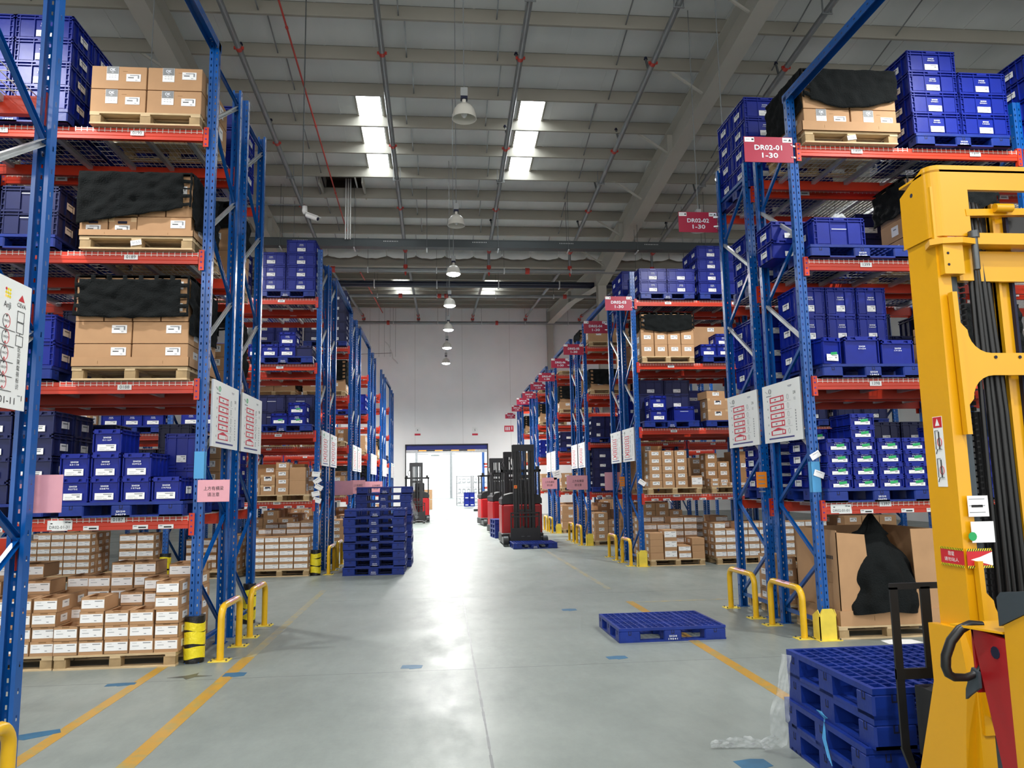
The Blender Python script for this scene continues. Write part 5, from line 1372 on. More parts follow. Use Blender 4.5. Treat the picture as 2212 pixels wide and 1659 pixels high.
for c, (wd, hh, n) in enumerate(((.27,.155,5),(.26,.155,5),(.26,.155,5))):
    stack(Q, 'R', x-.40+c*.275, y, z, wd, .42, hh, [n], w, ('left','middle','right')[c]+' column box', kw=dict(style='closed', lab='carton'))
for c in range(2): carton(x+.12+c*.27, y-.08, z, .26, .3, .24, 'front box with wide label, %s of two, %s' % (('left','right')[c], w), 'closed', 'wide') if False else None
carton(x+.48, y-.0, z, .24, .4, .24, 'wide-labelled box at the right end, '+w, 'closed', 'wide')
carton(x-.35, y+.5, z, .5, .45, .9, 'tall OK-labelled brown box, '+w, 'ok', 'carton', ok=True, mt='card_dark', lx=.15, lz=.7, side=-1)
x, y, z, w = tp('R', 'B', 1, 1, dx=.02)
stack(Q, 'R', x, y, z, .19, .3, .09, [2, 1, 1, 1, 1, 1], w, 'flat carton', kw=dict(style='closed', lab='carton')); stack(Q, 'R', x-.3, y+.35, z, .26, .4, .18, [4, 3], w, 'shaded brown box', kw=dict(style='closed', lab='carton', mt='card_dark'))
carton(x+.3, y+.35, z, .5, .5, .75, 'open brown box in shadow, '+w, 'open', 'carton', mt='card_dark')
x, y, z, w = tp('R', 'B', 0, 0, dx=.02)
for c, (wd, hh, n, lb) in enumerate(((.28,.135,4,None),(.27,.20,3,'wide'),(.27,.135,2,'wide'),(.27,.14,3,None))):
    stack(Q, 'R', x-.44+c*.295, y+.0, z, wd, .42, hh, [n], w, ('plain notched','taped','labelled','plain tape-edged')[c]+' box', kw=dict(style='closed', lab=lb))
stack(Q, 'R', x, y+.45, z, .285, .42, .14, [[5,5,6,6],[6,6,5,5]], w, 'white-labelled box', kw=dict(style='closed', lab='wide'))
x, y, z, w = tp('R', 'B', 0, 1, dx=.06)
stack(Q, 'R', x-.0, y, z, .235, .36, .145, [[5,4,5,5,5],[5,5,5,5,5]], w, 'white-labelled box', kw=dict(style='closed', lab='wide'), jit=.006, grp='white-labelled boxes')
x, y, z, w = tp('R', 'B', 0, 2, dx=.1); stack(Q, 'R', x-.2, y, z, .235, .36, .145, [5, 5, 5, 5], w, 'white-labelled box', kw=dict(style='closed', lab='wide'))
b = MB(); b.prism([(-.25,0),(.25,0),(.25,.55),(-.25,.55)], 0, .05, 'sticker_red'); thing('red_board', 'red board standing behind the second right floor pallets', 'board', (5.85, ROWY['B']+1.1, .72), me=b) if False else None
for sl in (0, 1):
    x, y, z, w = pp('R', 'B', 4, sl, True); stack(K, 'R', x, y, z, .6, .5, .29, [3, 2] if sl == 0 else [2, 2], w, 'blue tote', depth=2, kw=dict(style='ribbed'), nums={})
    x, y, z, w = tp('R', 'B', 3, sl, True); stack(Q, 'R', x, y, z, .38, .48, .22, [2, 2, 2], w, 'brown box', depth=2, kw=dict(lab='carton'))
    x, y, z, w = pp('R', 'B', 2, sl, True); stack(K, 'R', x, y, z, .39, .48, .27, [3, 3, 2], w, 'blue tote', depth=2, kw=dict(style='flat'))
    x, y, z, w = tp('R', 'B', 1, sl, True); stack(Q, 'R', x, y, z, .38, .48, .22, [3, 2, 3], w, 'brown box', depth=2, kw=dict(lab='carton'))
    x, y, z, w = tp('R', 'B', 0, sl, True); stack(Q, 'R', x, y, z, .28, .4, .16, [5, 4, 5, 4], w, 'brown box', depth=2, kw=dict(lab='wide'))

# ---------------------------------------------------------------- rows farther down: the places the photo shows
def far(side, row, lvl, slot, kind, cols, h=.27, cov=0, rear=False, look=None, d=2):
    n = len(cols); wd = {2: .58, 3: .38, 4: .285, 1: .5}[n]
    if kind == 'T': x, y, z, w = pp(side, row, lvl, slot, rear); stack(K, side, x, y, z, wd, .48, h, cols, w, look or 'blue tote', depth=d, kw=dict(style='ribbed' if n == 2 else 'flat'))
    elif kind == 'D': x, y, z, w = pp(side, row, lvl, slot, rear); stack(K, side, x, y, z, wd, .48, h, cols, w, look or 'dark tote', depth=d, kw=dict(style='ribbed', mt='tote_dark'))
    elif kind == 'B': x, y, z, w = tp(side, row, lvl, slot, rear); stack(Q, side, x, y, z, wd, .48, h, cols, w, look or 'brown box', depth=d, kw=dict(lab='carton'))
    elif kind == 'P': tp(side, row, lvl, slot, rear); return
    if cov: cloth(x, y-.01, z+max(cols)*h+.02, 1.16, .96, cov, 'black cover, '+w, side, .03, int(y*3+lvl*5+slot), skirt=cov+.1)
F = far
F('L','C',4,0,'D',[5,5],.29); F('L','C',3,0,'B',[3,3],.28,.55); F('L','C',2,0,'P',[1]); F('L','C',1,0,'B',[2,3,2],.22); F('L','C',0,0,'B',[4,4,4],.18)
F('L','C',2,1,'P',[1]); F('L','C',1,1,'B',[2,2],.25); F('L','C',3,1,'B',[2,2],.28,.4); F('L','C',4,1,'T',[3,3])
F('L','C',2,0,'B',[1,2],.22,0,True); F('L','C',1,0,'B',[3,3,3],.2,0,True); F('L','C',3,0,'D',[2,2],.28,0,True); F('L','C',0,0,'B',[4,3,4],.2,0,True)
F('L','D',3,0,'T',[1,2],.28); F('L','D',2,0,'B',[2,2],.26); F('L','D',1,0,'D',[3,3],.28,.4); F('L','D',0,0,'B',[3,3,4],.2)
F('L','D',3,0,'T',[1,1],.3,0,True); F('L','D',2,0,'B',[1,2],.25,0,True); F('L','D',1,0,'T',[3,3],.25,0,True)
F('L','E',2,0,'B',[3,3],.24,.3); F('L','E',1,0,'T',[4,4],.24); F('L','E',0,0,'B',[3,3,3],.2); F('L','E',1,0,'B',[2,2],.3,0,True)
F('L','F',1,0,'T',[2,3],.25); F('L','F',0,0,'B',[2,3,3],.25); F('L','F',2,0,'D',[1,1],.25)
F('R','C',4,0,'B',[1,1],.38); F('R','C',3,0,'B',[2,2],.28,.42,look='OK-type brown box'); F('R','C',2,0,'D',[2,2,2],.30); F('R','C',1,0,'D',[4,4],.27,look='dark blue tote'); 
F('R','C',0,0,'B',[4,3,4],.19); F('R','C',4,1,'B',[1,1],.38); F('R','C',3,1,'B',[2,2],.28,.42); F('R','C',2,1,'B',[1,1],.25); F('R','C',1,1,'D',[3,3],.28)
F('R','C',4,0,'B',[2,2],.3,.3,True); F('R','C',3,0,'B',[2,2,2],.22,0,True); F('R','C',2,0,'P',[1],.2,0,True); F('R','C',1,0,'B',[3,2,3],.22,0,True)
F('R','D',4,0,'P',[1]); F('R','D',3,0,'B',[3,3],.27,.45); F('R','D',2,0,'D',[2,2],.28); F('R','D',1,0,'B',[2,2,1],.25); F('R','D',0,0,'B',[3,3],.28); F('R','D',1,0,'T',[2,2],.2,0,True)
F('R','D',2,0,'B',[1,1],.28,0,True); F('R','D',3,0,'T',[2,2],.28,.3,True)
F('R','E',3,0,'B',[3,3],.25,.4); F('R','E',4,0,'B',[1,1],.3); F('R','E',2,0,'T',[2,2],.3); F('R','E',1,0,'B',[2,2],.28)
F('R','F',3,0,'B',[3,3],.25,.5); F('R','F',4,0,'T',[1,1],.3); F('R','F',2,0,'B',[1,2],.3)
F('L','A',3,1,'D',[3,3],.27,0,True)
F('R','A',1,1,'D',[3,3,3],.28,0,True); F('R','A',0,1,'B',[4,4,4],.2,0,True)
F('R','B',2,2,'D',[3,3],.28); F('R','B',1,2,'D',[3,3,3],.28); F('R','B',3,2,'B',[3,3],.25); F('R','B',2,3,'D',[3,2],.28); F('R','B',1,3,'T',[3,3],.28); F('R','B',0,3,'B',[4,4,4],.2); F('R','B',4,2,'T',[3,3],.27)
F('R','C',0,1,'B',[5,5,4],.2); F('R','C',0,1,'B',[5,5,5],.2,0,True); F('R','C',0,0,'B',[4,5,4],.2,0,True); F('R','D',0,1,'B',[4,4,4],.25); F('R','D',0,0,'B',[4,4,4],.22,0,True)
F('L','C',0,1,'B',[4,5,4],.2); F('L','C',0,1,'B',[4,5,4],.22,0,True); F('L','D',0,1,'B',[4,4,5],.22); F('L','D',0,0,'B',[4,4,4],.22,0,True)
# ================================================================ loose pallet stacks on the floor
plastic_pallet(2.52, 8.40, 0, 'single blue plastic pallet numbered 19541 alone on the open floor', '19541', .012)
plastic_pallet(2.55, 20.8, 0, 'single blue plastic pallet on the floor in front of the reach truck', '20318', .012)
for q in range(8):
    o = plastic_pallet(-1.31+.012*((q*5) % 3-1), 15.55+.01*(q % 2), q*.161, 'blue pallet %s from the floor in the front stack of eight' % ORD[q], ['14402','19037','12221','13527','15093','18421','15020','13008'][q], .01*((q*7) % 3-1))
    o.scale = (1, 1, 1.073)
for q in range(11):
    o = plastic_pallet(-1.23+(.0 if q < 8 else .015*((q*5) % 3-1)), 17.0+.012*(q % 2), q*.157, 'blue pallet %s from the floor in the taller stack behind' % ORD[q], ['','','','','','','','','12113','10171','15510'][q] or None, .008*((q*7) % 3-1))
    o.scale = (1, 1, 1.046)
for q in range(4):
    o = plastic_pallet(2.86-(.035 if q < 2 else 0), 4.0+(.03 if q == 1 else 0), q*.155, 'blue plastic pallet, %s from the floor, in the low stack beside the yellow truck' % ORD[q], None, (-.02, -.015, .0, .005)[q])
    o.scale = (1, 1, 1.033)
# torn film hanging from the stack and trailing over the floor
def ribbon(pts, wds, label, seed):
    b = MB(); n = len(pts); m_ = 8; P = [Vector(p) for p in pts]; vs = []; K2 = 8
    path = []
    for i in range(n-1):
        for q in range(K2): path.append((P[i].lerp(P[i+1], q/K2), wds[i]+(wds[i+1]-wds[i])*q/K2))
    path.append((P[-1], wds[-1]))
    for i, (p, w_) in enumerate(path):
        d = (path[min(i+1, len(path)-1)][0]-path[max(i-1, 0)][0]).normalized(); a = d.cross(Vector((.3,1,.2))).normalized(); c = d.cross(a)
        for j in range(m_+1):
            t = j/m_-.5; vs.append(p+a*t*w_+c*(.03*noise.noise(Vector((i*.5, j*.9, seed)))+.012*math.sin(j*2.6+i*.8))+Vector((0,0,.012)))
    for k in range(len(vs)): vs[k] = Vector((vs[k][0], vs[k][1], max(.004, vs[k][2])))
    b.add(vs, [(i*(m_+1)+j, i*(m_+1)+j+1, (i+1)*(m_+1)+j+1, (i+1)*(m_+1)+j) for i in range(len(path)-1) for j in range(m_)], 'shrink_film', True)
    thing('shrink_film', label, 'film', me=b)
ribbon([(2.20,4.88,.60),(2.16,4.85,.42),(2.12,4.85,.24),(2.13,4.9,.08),(2.05,4.98,.02)], [.06,.07,.12,.10,.06], 'torn clear film hanging down the corner of the low pallet stack', 3)
ribbon([(2.08,5.02,.02),(1.95,5.05,.02),(1.84,5.06,.02),(1.74,5.07,.01)], [.05,.09,.06,.04], 'clear film scrap trailing on the floor left of the low pallet stack', 5)
ribbon([(-.62,16.9,1.38),(-.56,16.85,1.2),(-.50,16.8,1.02)], [.06,.1,.07], 'grey film scrap hanging off the right side of the tall pallet stack', 8)
b = MB()
for k in range(4):
    b.tube([(2.238,4.50,.33),(2.222-.004*k,4.50+.01*k,.37),(2.215,4.44-.008*k,.355),(2.232,4.49,.33)], .003, 'string_blue', 5)
    b.tube([(2.238,4.50,.33),(2.222,4.47+.012*k,.22),(2.215,4.40+.014*k,.10+.01*k)], .0032, 'string_blue', 5)
thing('blue_string', 'frayed light blue string tied to the side of the low pallet stack', 'string', me=b)

# ================================================================ yellow stacker at the right edge
def stacker():
    t = thing('stacker_truck', 'yellow stacker truck cut by the right picture edge, black hoses in its mast', 'forklift', (2.6, 3.0, 0))
    def P(name, b, par=t): b.xf(Matrix.Translation((-2.6, -3.0, 0))); return put(name, b, par)
    Yw = 'truck_yellow'
    # outer channels with side web, front flange, back flange
    for nm, x0, s_ in (('outer_channel', 2.135, 1), ('outer_channel', 3.10, -1)):
        b = MB(); X = lambda u: x0+s_*u
        def bx(u0, u1, y0, y1, z0, z1, m_): b.box(min(X(u0),X(u1)), max(X(u0),X(u1)), y0, y1, z0, z1, m_)
        bx(0, .014, 3.014, 3.176, .05, 2.98, Yw); bx(0, .06, 3.0, 3.014, .05, 2.98, Yw); bx(0, .06, 3.176, 3.19, .05, 2.98, Yw)
        o = P(nm, b)
        b = MB(); bx(.06, .10, 3.02, 3.035, .4, 2.74, 'truck_grey'); bx(.045, .06, 3.02, 3.17, .4, 2.74, 'truck_grey'); bx(.06, .10, 3.16, 3.17, .4, 2.74, 'truck_grey')
        P('inner_channel', b)
    # top cover: folded sheet round the corner with a window
    b = MB(); arc = []
    R = .05
    for (xc, a0) in ((2.125, 0), (3.11, 1)):
        pass
    x0, x1 = 2.128, 3.107; yf, yb = 2.988, 3.205
    outl = [(x0, yb)] + [(x0+R-R*math.cos(a), yf+R-R*math.sin(a)) for a in [math.pi/2*q/8 for q in range(9)]] + [(x1-R+R*math.sin(a), yf+R-R*math.cos(a)) for a in [math.pi/2*q/8 for q in range(9)]] + [(x1, yb)]
    for i in range(len(outl)-1):
        (xa, ya), (xb, yb_) = outl[i], outl[i+1]
        def zt(x_, y_): return 3.075-(.075*max(0, (y_-yf-.05)/.17)**1.3 if x_ < x0+.04 or x_ > x1-.04 else 0)
        z0a = z0b = 2.755
        if abs(xb-xa) > .5:      # long front run: window below the top strip
            for (u0, u1, z0) in ((xa, 2.30, 2.755), (2.30, xb-.14, 2.965), (xb-.14, xb, 2.755)):
                b.box(u0, u1, yf, yf+.012, z0, 3.075, Yw)
        else:
            n_ = Vector((-(yb_-ya), xb-xa)).normalized()*-.0
            b.add([(xa,ya,z0a),(xb,yb_,z0b),(xb,yb_,zt(xb,yb_)),(xa,ya,zt(xa,ya))], [(0,1,2,3)], Yw, True)
            k_ = .012; cx, cy = (2.6, 3.1); pa = Vector((cx-xa, cy-ya)).normalized()*k_; pb = Vector((cx-xb, cy-yb_)).normalized()*k_
            b.add([(xa+pa[0],ya+pa[1],z0a),(xb+pb[0],yb_+pb[1],z0b),(xb+pb[0],yb_+pb[1],zt(xb,yb_)-.01),(xa+pa[0],ya+pa[1],zt(xa,ya)-.01)], [(0,1,2,3)], Yw, True)
    b.prism([(p[0], p[1]) for p in outl], 3.045, 3.055, Yw, 'z')
    b.tube([(x0-.0005,3.12,2.985),(x0+.004,3.12,2.985)], .010, 'slot_dark', 10)
    P('top_cover', b)
    b = MB(); b.prism([(2.10,2.985),(2.14,2.955),(2.22,2.94),(2.30,2.96),(3.10,2.96),(3.10,3.06),(2.13,3.06)], 2.71, 2.735, Yw, 'z'); b.box(2.30, 3.10, 2.96, 2.972, 2.735, 2.76, Yw); P('top_flange', b)
    b = MB(); b.box(2.145, 2.235, 2.965, 3.04, 2.58, 2.71, Yw); b.box(2.235, 2.30, 3.0, 3.04, 2.56, 2.71, 'truck_yellow'); b.box(2.32, 3.10, 3.03, 3.05, 2.565, 2.70, Yw); b.tube([(2.295,2.97,2.755),(2.295,2.97,2.60)], .014, 'steel_dark', 8); b.tube([(2.295,2.97,2.77),(2.295,2.97,2.74)], .022, 'steel_dark', 6)
    for zz in (2.62, 2.67): b.tube([(2.165,2.963,zz),(2.165,2.966,zz)], .006, 'slot_dark', 6)
    P('top_bracket', b)
    # cross bars with filleted ends
    def cross(z0, z1, nm, f=.10):
        b = MB(); pl = [(2.19, z0-f-.05)]
        for q in range(7): a = math.pi/2*q/6; pl.append((2.245+f*(1-math.cos(a)) if False else 2.235+f*(1-math.cos(a)), z0-f+f*math.sin(a)))
        pl += [(2.95, z0), (3.045, z0-.1), (3.045, z1+.1), (2.95, z1)]
        for q in range(7): a = math.pi/2*(1-q/6); pl.append((2.235+f*(1-math.cos(a)), z1+f-f*math.sin(a)))
        pl += [(2.19, z1+f+.05)]
        b.prism(pl, 2.985, 3.0, Yw)
        b.bar((2.175, 2.975, z1+f+.16), (2.185, 2.975, z0-f-.15), .022, .03, Yw, (0,1,0))
        for xx in (2.35, 2.46, 2.8): b.tube([(xx,2.984,z1-.018),(xx,2.981,z1-.018)], .007, 'slot_dark', 8)
        P(nm, b)
    cross(2.145, 2.24, 'cross_bar'); cross(1.02, 1.12, 'cross_bar')
    # middle channel, chains, cylinders and hoses
    for x0, m_ in ((2.46, Yw), (2.74, Yw)):
        b = MB(); b.box(x0, x0+.075, 3.08, 3.095, .35, 2.93, m_); b.box(x0, x0+.012, 3.06, 3.16, .35, 2.93, m_); b.box(x0+.063, x0+.075, 3.06, 3.16, .35, 2.93, 'slot_dark'); b.box(x0-.045, x0-.0, 3.10, 3.16, .35, 2.93, 'truck_black'); P('middle_channel', b)
    b = MB(); b.bar((2.28,3.0,2.86),(2.62,3.04,2.885), .03, .03, 'truck_yellow'); b.tube([(2.42,2.99,2.885),(2.50,2.99,2.885)], .02, 'truck_yellow', 8); P('hose_guide', b)
    for k, (xa, xb) in enumerate(((2.262, 2.262), (2.275, 2.275))):
        b = MB(); z = .4
        while z < 2.68: b.box(xa-.006+.013*k, xa+.006+.013*k, 3.055, 3.075, z, z+.017, 'hose_black'); z += .025
        P('lift_chain', b)
    hs = [(2.30,2.31,.010),(2.325,2.35,.012),(2.345,2.375,.010),(2.37,2.405,.013),(2.395,2.43,.011)]
    for k, (xt, xb, r) in enumerate(hs):
        b = MB(); b.tube([(xt,3.03+.01*k,2.93),(xt,3.02+.008*k,2.7),((xt+xb)/2-.004,3.03,2.0),(xb-.006,3.04,1.3),(xb,3.05,.7)], r, 'hose_black', 8); P('hydraulic_hose', b)
    b = MB(); b.box(2.29, 2.44, 3.10, 3.14, .4, 1.6, 'truck_black'); b.tube([(2.33,3.12,.4),(2.33,3.12,2.0)], .03, 'truck_black', 10); P('lift_cylinder', b)
    b = MB(); b.tube([(2.60,3.1,2.85),(2.60,3.13,2.85)], .06, 'hose_black', 12); P('hose_pulley', b)
    # foot of the mast: plate leg that flares towards the back, box between
    b = MB(); b.prism([(3.215,1.10),(3.02,1.11),(2.99,.93),(3.03,.70),(3.06,.45),(3.06,.05),(3.40,.05),(3.36,.45),(3.26,.72),(3.21,.86)], 2.095, 2.135, Yw, 'x'); P('mast_foot', b)
    b = MB(); b.prism([(3.215,1.10),(3.02,1.11),(2.99,.93),(3.03,.70),(3.06,.45),(3.06,.05),(3.40,.05),(3.36,.45),(3.26,.72),(3.21,.86)], 3.10, 3.14, Yw, 'x'); P('mast_foot', b)
    b = MB(); b.box(2.15, 3.08, 2.99, 3.18, .70, 1.00, Yw); b.box(2.15, 3.08, 3.06, 3.12, .06, .70, Yw); P('axle_box', b)
    # stickers on the side web (facing the aisle)
    def side_plate(y, z, w_, h_, m_, dx=0): 
        b = MB(); b.quad((2.1345-dx, y, z), (0,-1,0), (0,0,1), w_, h_, m_, .001); return b
    b = side_plate(3.09, 1.83, .062, .30, 'sign_white'); b.quad((2.1333, 3.09, 1.955), (0,-1,0), (0,0,1), .056, .045, 'sticker_red', .0008); b.add([(2.1322,3.105,1.94),(2.1322,3.075,1.94),(2.1322,3.09,1.972)], [(0,1,2)], 'sign_white')
    for zc in (1.87, 1.75):
        b.bar((2.1325,3.110,zc+.05),(2.1325,3.110,zc-.03), .001, .003, 'print_black', (1,0,0)); b.bar((2.1325,3.110,zc+.05),(2.1325,3.088,zc+.05), .001, .003, 'print_black', (1,0,0))
        for q in range(10):
            a0, a1 = 2*math.pi*q/10, 2*math.pi*(q+1)/10; b.bar((2.1325,3.085+.014*math.cos(a0),zc+.018*math.sin(a0)),(2.1325,3.085+.014*math.cos(a1),zc+.018*math.sin(a1)), .001, .003, 'sticker_red', (1,0,0))
        b.bar((2.1323,3.085,zc+.045),(2.1323,3.085,zc-.03), .001, .008, 'print_black', (1,0,0)); b.bar((2.1323,3.097,zc-.03),(2.1323,3.073,zc-.03), .001, .004, 'print_black', (1,0,0)); b.bar((2.1323,3.112,zc-.05),(2.1323,3.102,zc-.03), .001, .004, 'print_black', (1,0,0))
    P('warning_sticker', b)
    b = MB(); b.quad((2.205, 2.9838, 1.60), (1,0,0), (0,0,1), .09, .085, 'paper', .001); b.quad((2.20, 2.9826, 1.60), (1,0,0), (0,0,1), .05, .01, 'print_black', .0006)
    for q in range(3): b.quad((2.20, 2.9826, 1.575+.027*q), (1,0,0), (0,0,1), .07, .003, 'print_grey', .0006)
    b.quad((2.16,2.9838,1.5),(1,0,0),(0,0,1),.001,.001,'paper',.001)
    b.quad((2.215, 2.9838, 1.495), (1,0,0), (0,0,1), .10, .085, 'sign_white', .001); b.tube([(2.168,2.983,1.478),(2.168,2.981,1.478)], .018, 'green_tag', 12); P('paper_sticker', b)
    b = MB(); b.quad((2.133, 3.07, 1.39), (0,-1,0), (0,0,1), .145, .075, 'sticker_red', .001); b.quad((2.19, 2.983, 1.39), (1,0,0), (0,0,1), .11, .075, 'sticker_red', .001)
    for e in (-1, 1):
        b.quad((2.1318, 3.07, 1.39+e*.034), (0,-1,0), (0,0,1), .145, .010, 'wrap_yellow', .0006); b.quad((2.19, 2.9818, 1.39+e*.034), (1,0,0), (0,0,1), .11, .010, 'wrap_yellow', .0006)
        for q in range(14): b.bar((2.1308, 3.138-q*.0102, 1.385+e*.034), (2.1308, 3.132-q*.0102, 1.395+e*.034), .0006, .004, 'print_black', (1,0,0))
        for q in range(11): b.bar((2.138+q*.010, 2.9808, 1.385+e*.034), (2.144+q*.010, 2.9808, 1.395+e*.034), .004, .0006, 'print_black', (0,1,0))
    b.text('限载', .02, (2.1316, 3.075, 1.402), 'sign_white', (0,-1,0)); b.text('请勿站人', .018, (2.1316, 3.075, 1.378), 'sign_white', (0,-1,0), width=.09)
    b.add([(2.15,2.9815,1.385),(2.245,2.9815,1.36),(2.245,2.9815,1.415),(2.19,2.9815,1.395)], [(0,1,2,3)], 'sign_white'); P('load_sticker', b)
    # operator body beside the camera: yellow side cover, red end plate, dark hood
    b = MB(); b.prism([(2.37,1.245),(2.37,.12),(1.35,.12),(1.35,1.32),(1.8,1.40),(2.2,1.33)], 1.80, 1.83, Yw, 'x'); P('side_cover', b)
    b = MB(); b.prism([(2.42,1.22),(2.42,.12),(1.35,.12),(1.35,1.28)], 1.83, 2.55, 'truck_grey', 'x'); P('body', b)
    b = MB(); b.prism([(2.37,1.20),(2.53,1.21),(2.40,.62),(2.385,.12),(2.37,.12)], 1.80, 1.815, 'truck_red', 'x'); b.box(1.80, 2.5, 2.52, 2.53, 1.0, 1.205, 'truck_red'); b.tube([(1.798,2.42,1.15),(1.80,2.42,1.15)], .02, 'slot_dark', 10); P('end_plate', b)
    b = MB(); b.prism([(2.385,1.24),(2.385,1.33),(2.365,1.35),(1.9,1.42),(1.35,1.43),(1.35,1.30),(1.8,1.40),(2.2,1.33)], 1.795, 2.5, 'truck_grey', 'x'); P('hood', b)
    b = MB(); b.prism([(1.74,2.55),(1.80,2.38),(2.1,2.38),(2.1,2.6)], 1.215, 1.222, Yw, 'z'); P('cover_lip', b)
    b = MB(); hp = [(1.83,2.51,1.222),(1.79,2.515,1.224),(1.755,2.52,1.208),(1.722,2.525,1.17),(1.702,2.53,1.12),(1.698,2.53,1.085),(1.705,2.53,1.062),(1.725,2.53,1.050),(1.765,2.525,1.049),(1.80,2.52,1.062),(1.818,2.515,1.09),(1.823,2.51,1.12)]
    b.tube(hp, [.011,.014,.016,.0165,.0165,.016,.015,.014,.013,.011,.008,.006], 'hose_black', 12); P('grab_handle', b)
    b = MB(); b.prism([(2.57,1.0),(2.53,1.08),(2.50,1.07),(2.50,1.02),(2.55,.985),(2.575,.965)], 1.79, 1.80, 'truck_grey', 'x'); P('release_lever', b)
    # load backrest, forks and carriage beyond the mast
    Bk = 'truck_black'; b = MB(); yy = 3.70
    b.box(2.225, 2.265, yy, yy+.012, .42, 1.18, Bk); b.box(2.385, 2.435, yy, yy+.012, .75, 1.18, Bk); b.box(2.72, 2.77, yy, yy+.012, .75, 1.18, Bk); b.box(2.955, 2.995, yy, yy+.012, .42, 1.18, Bk)
    b.bar((2.225,yy+.006,1.185),(2.995,yy+.006,1.185), .012, .03, Bk); b.box(2.225, 2.995, yy-.002, yy+.015, .74, .79, Bk); b.prism([(2.225,.42),(2.265,.42),(2.32,.22),(2.30,.2)], yy, yy+.02, Bk); P('load_backrest', b)
    b = MB(); b.box(2.30, 2.95, 3.55, 3.68, .40, .72, Bk); b.box(2.27, 3.0, 3.24, 3.55, .28, .60, Bk); b.box(2.34, 2.6, 3.42, 3.6, .3, .36, Yw); P('fork_carriage', b)
    for x0 in (2.51, 2.97): b = MB(); b.box(x0, x0+.1, 3.68, 3.74, .07, .5, Bk); b.box(x0, x0+.1, 3.74, 4.9, .07, .105, 'steel_dark'); P('fork', b)
    for x0 in (2.16, 3.02):
        b = MB(); b.box(x0, x0+.06, 2.5, 3.93, .05, .16, 'truck_yellow'); P('outrigger', b)
        b = MB(); b.tube([(x0+.01,3.85,.05),(x0+.05,3.85,.05)], .05, 'rubber', 14); P('load_wheel', b)
    b = MB(); b.tube([(2.0,1.8,.12),(2.12,1.8,.12)], .12, 'rubber', 16); P('drive_wheel', b)
stacker()

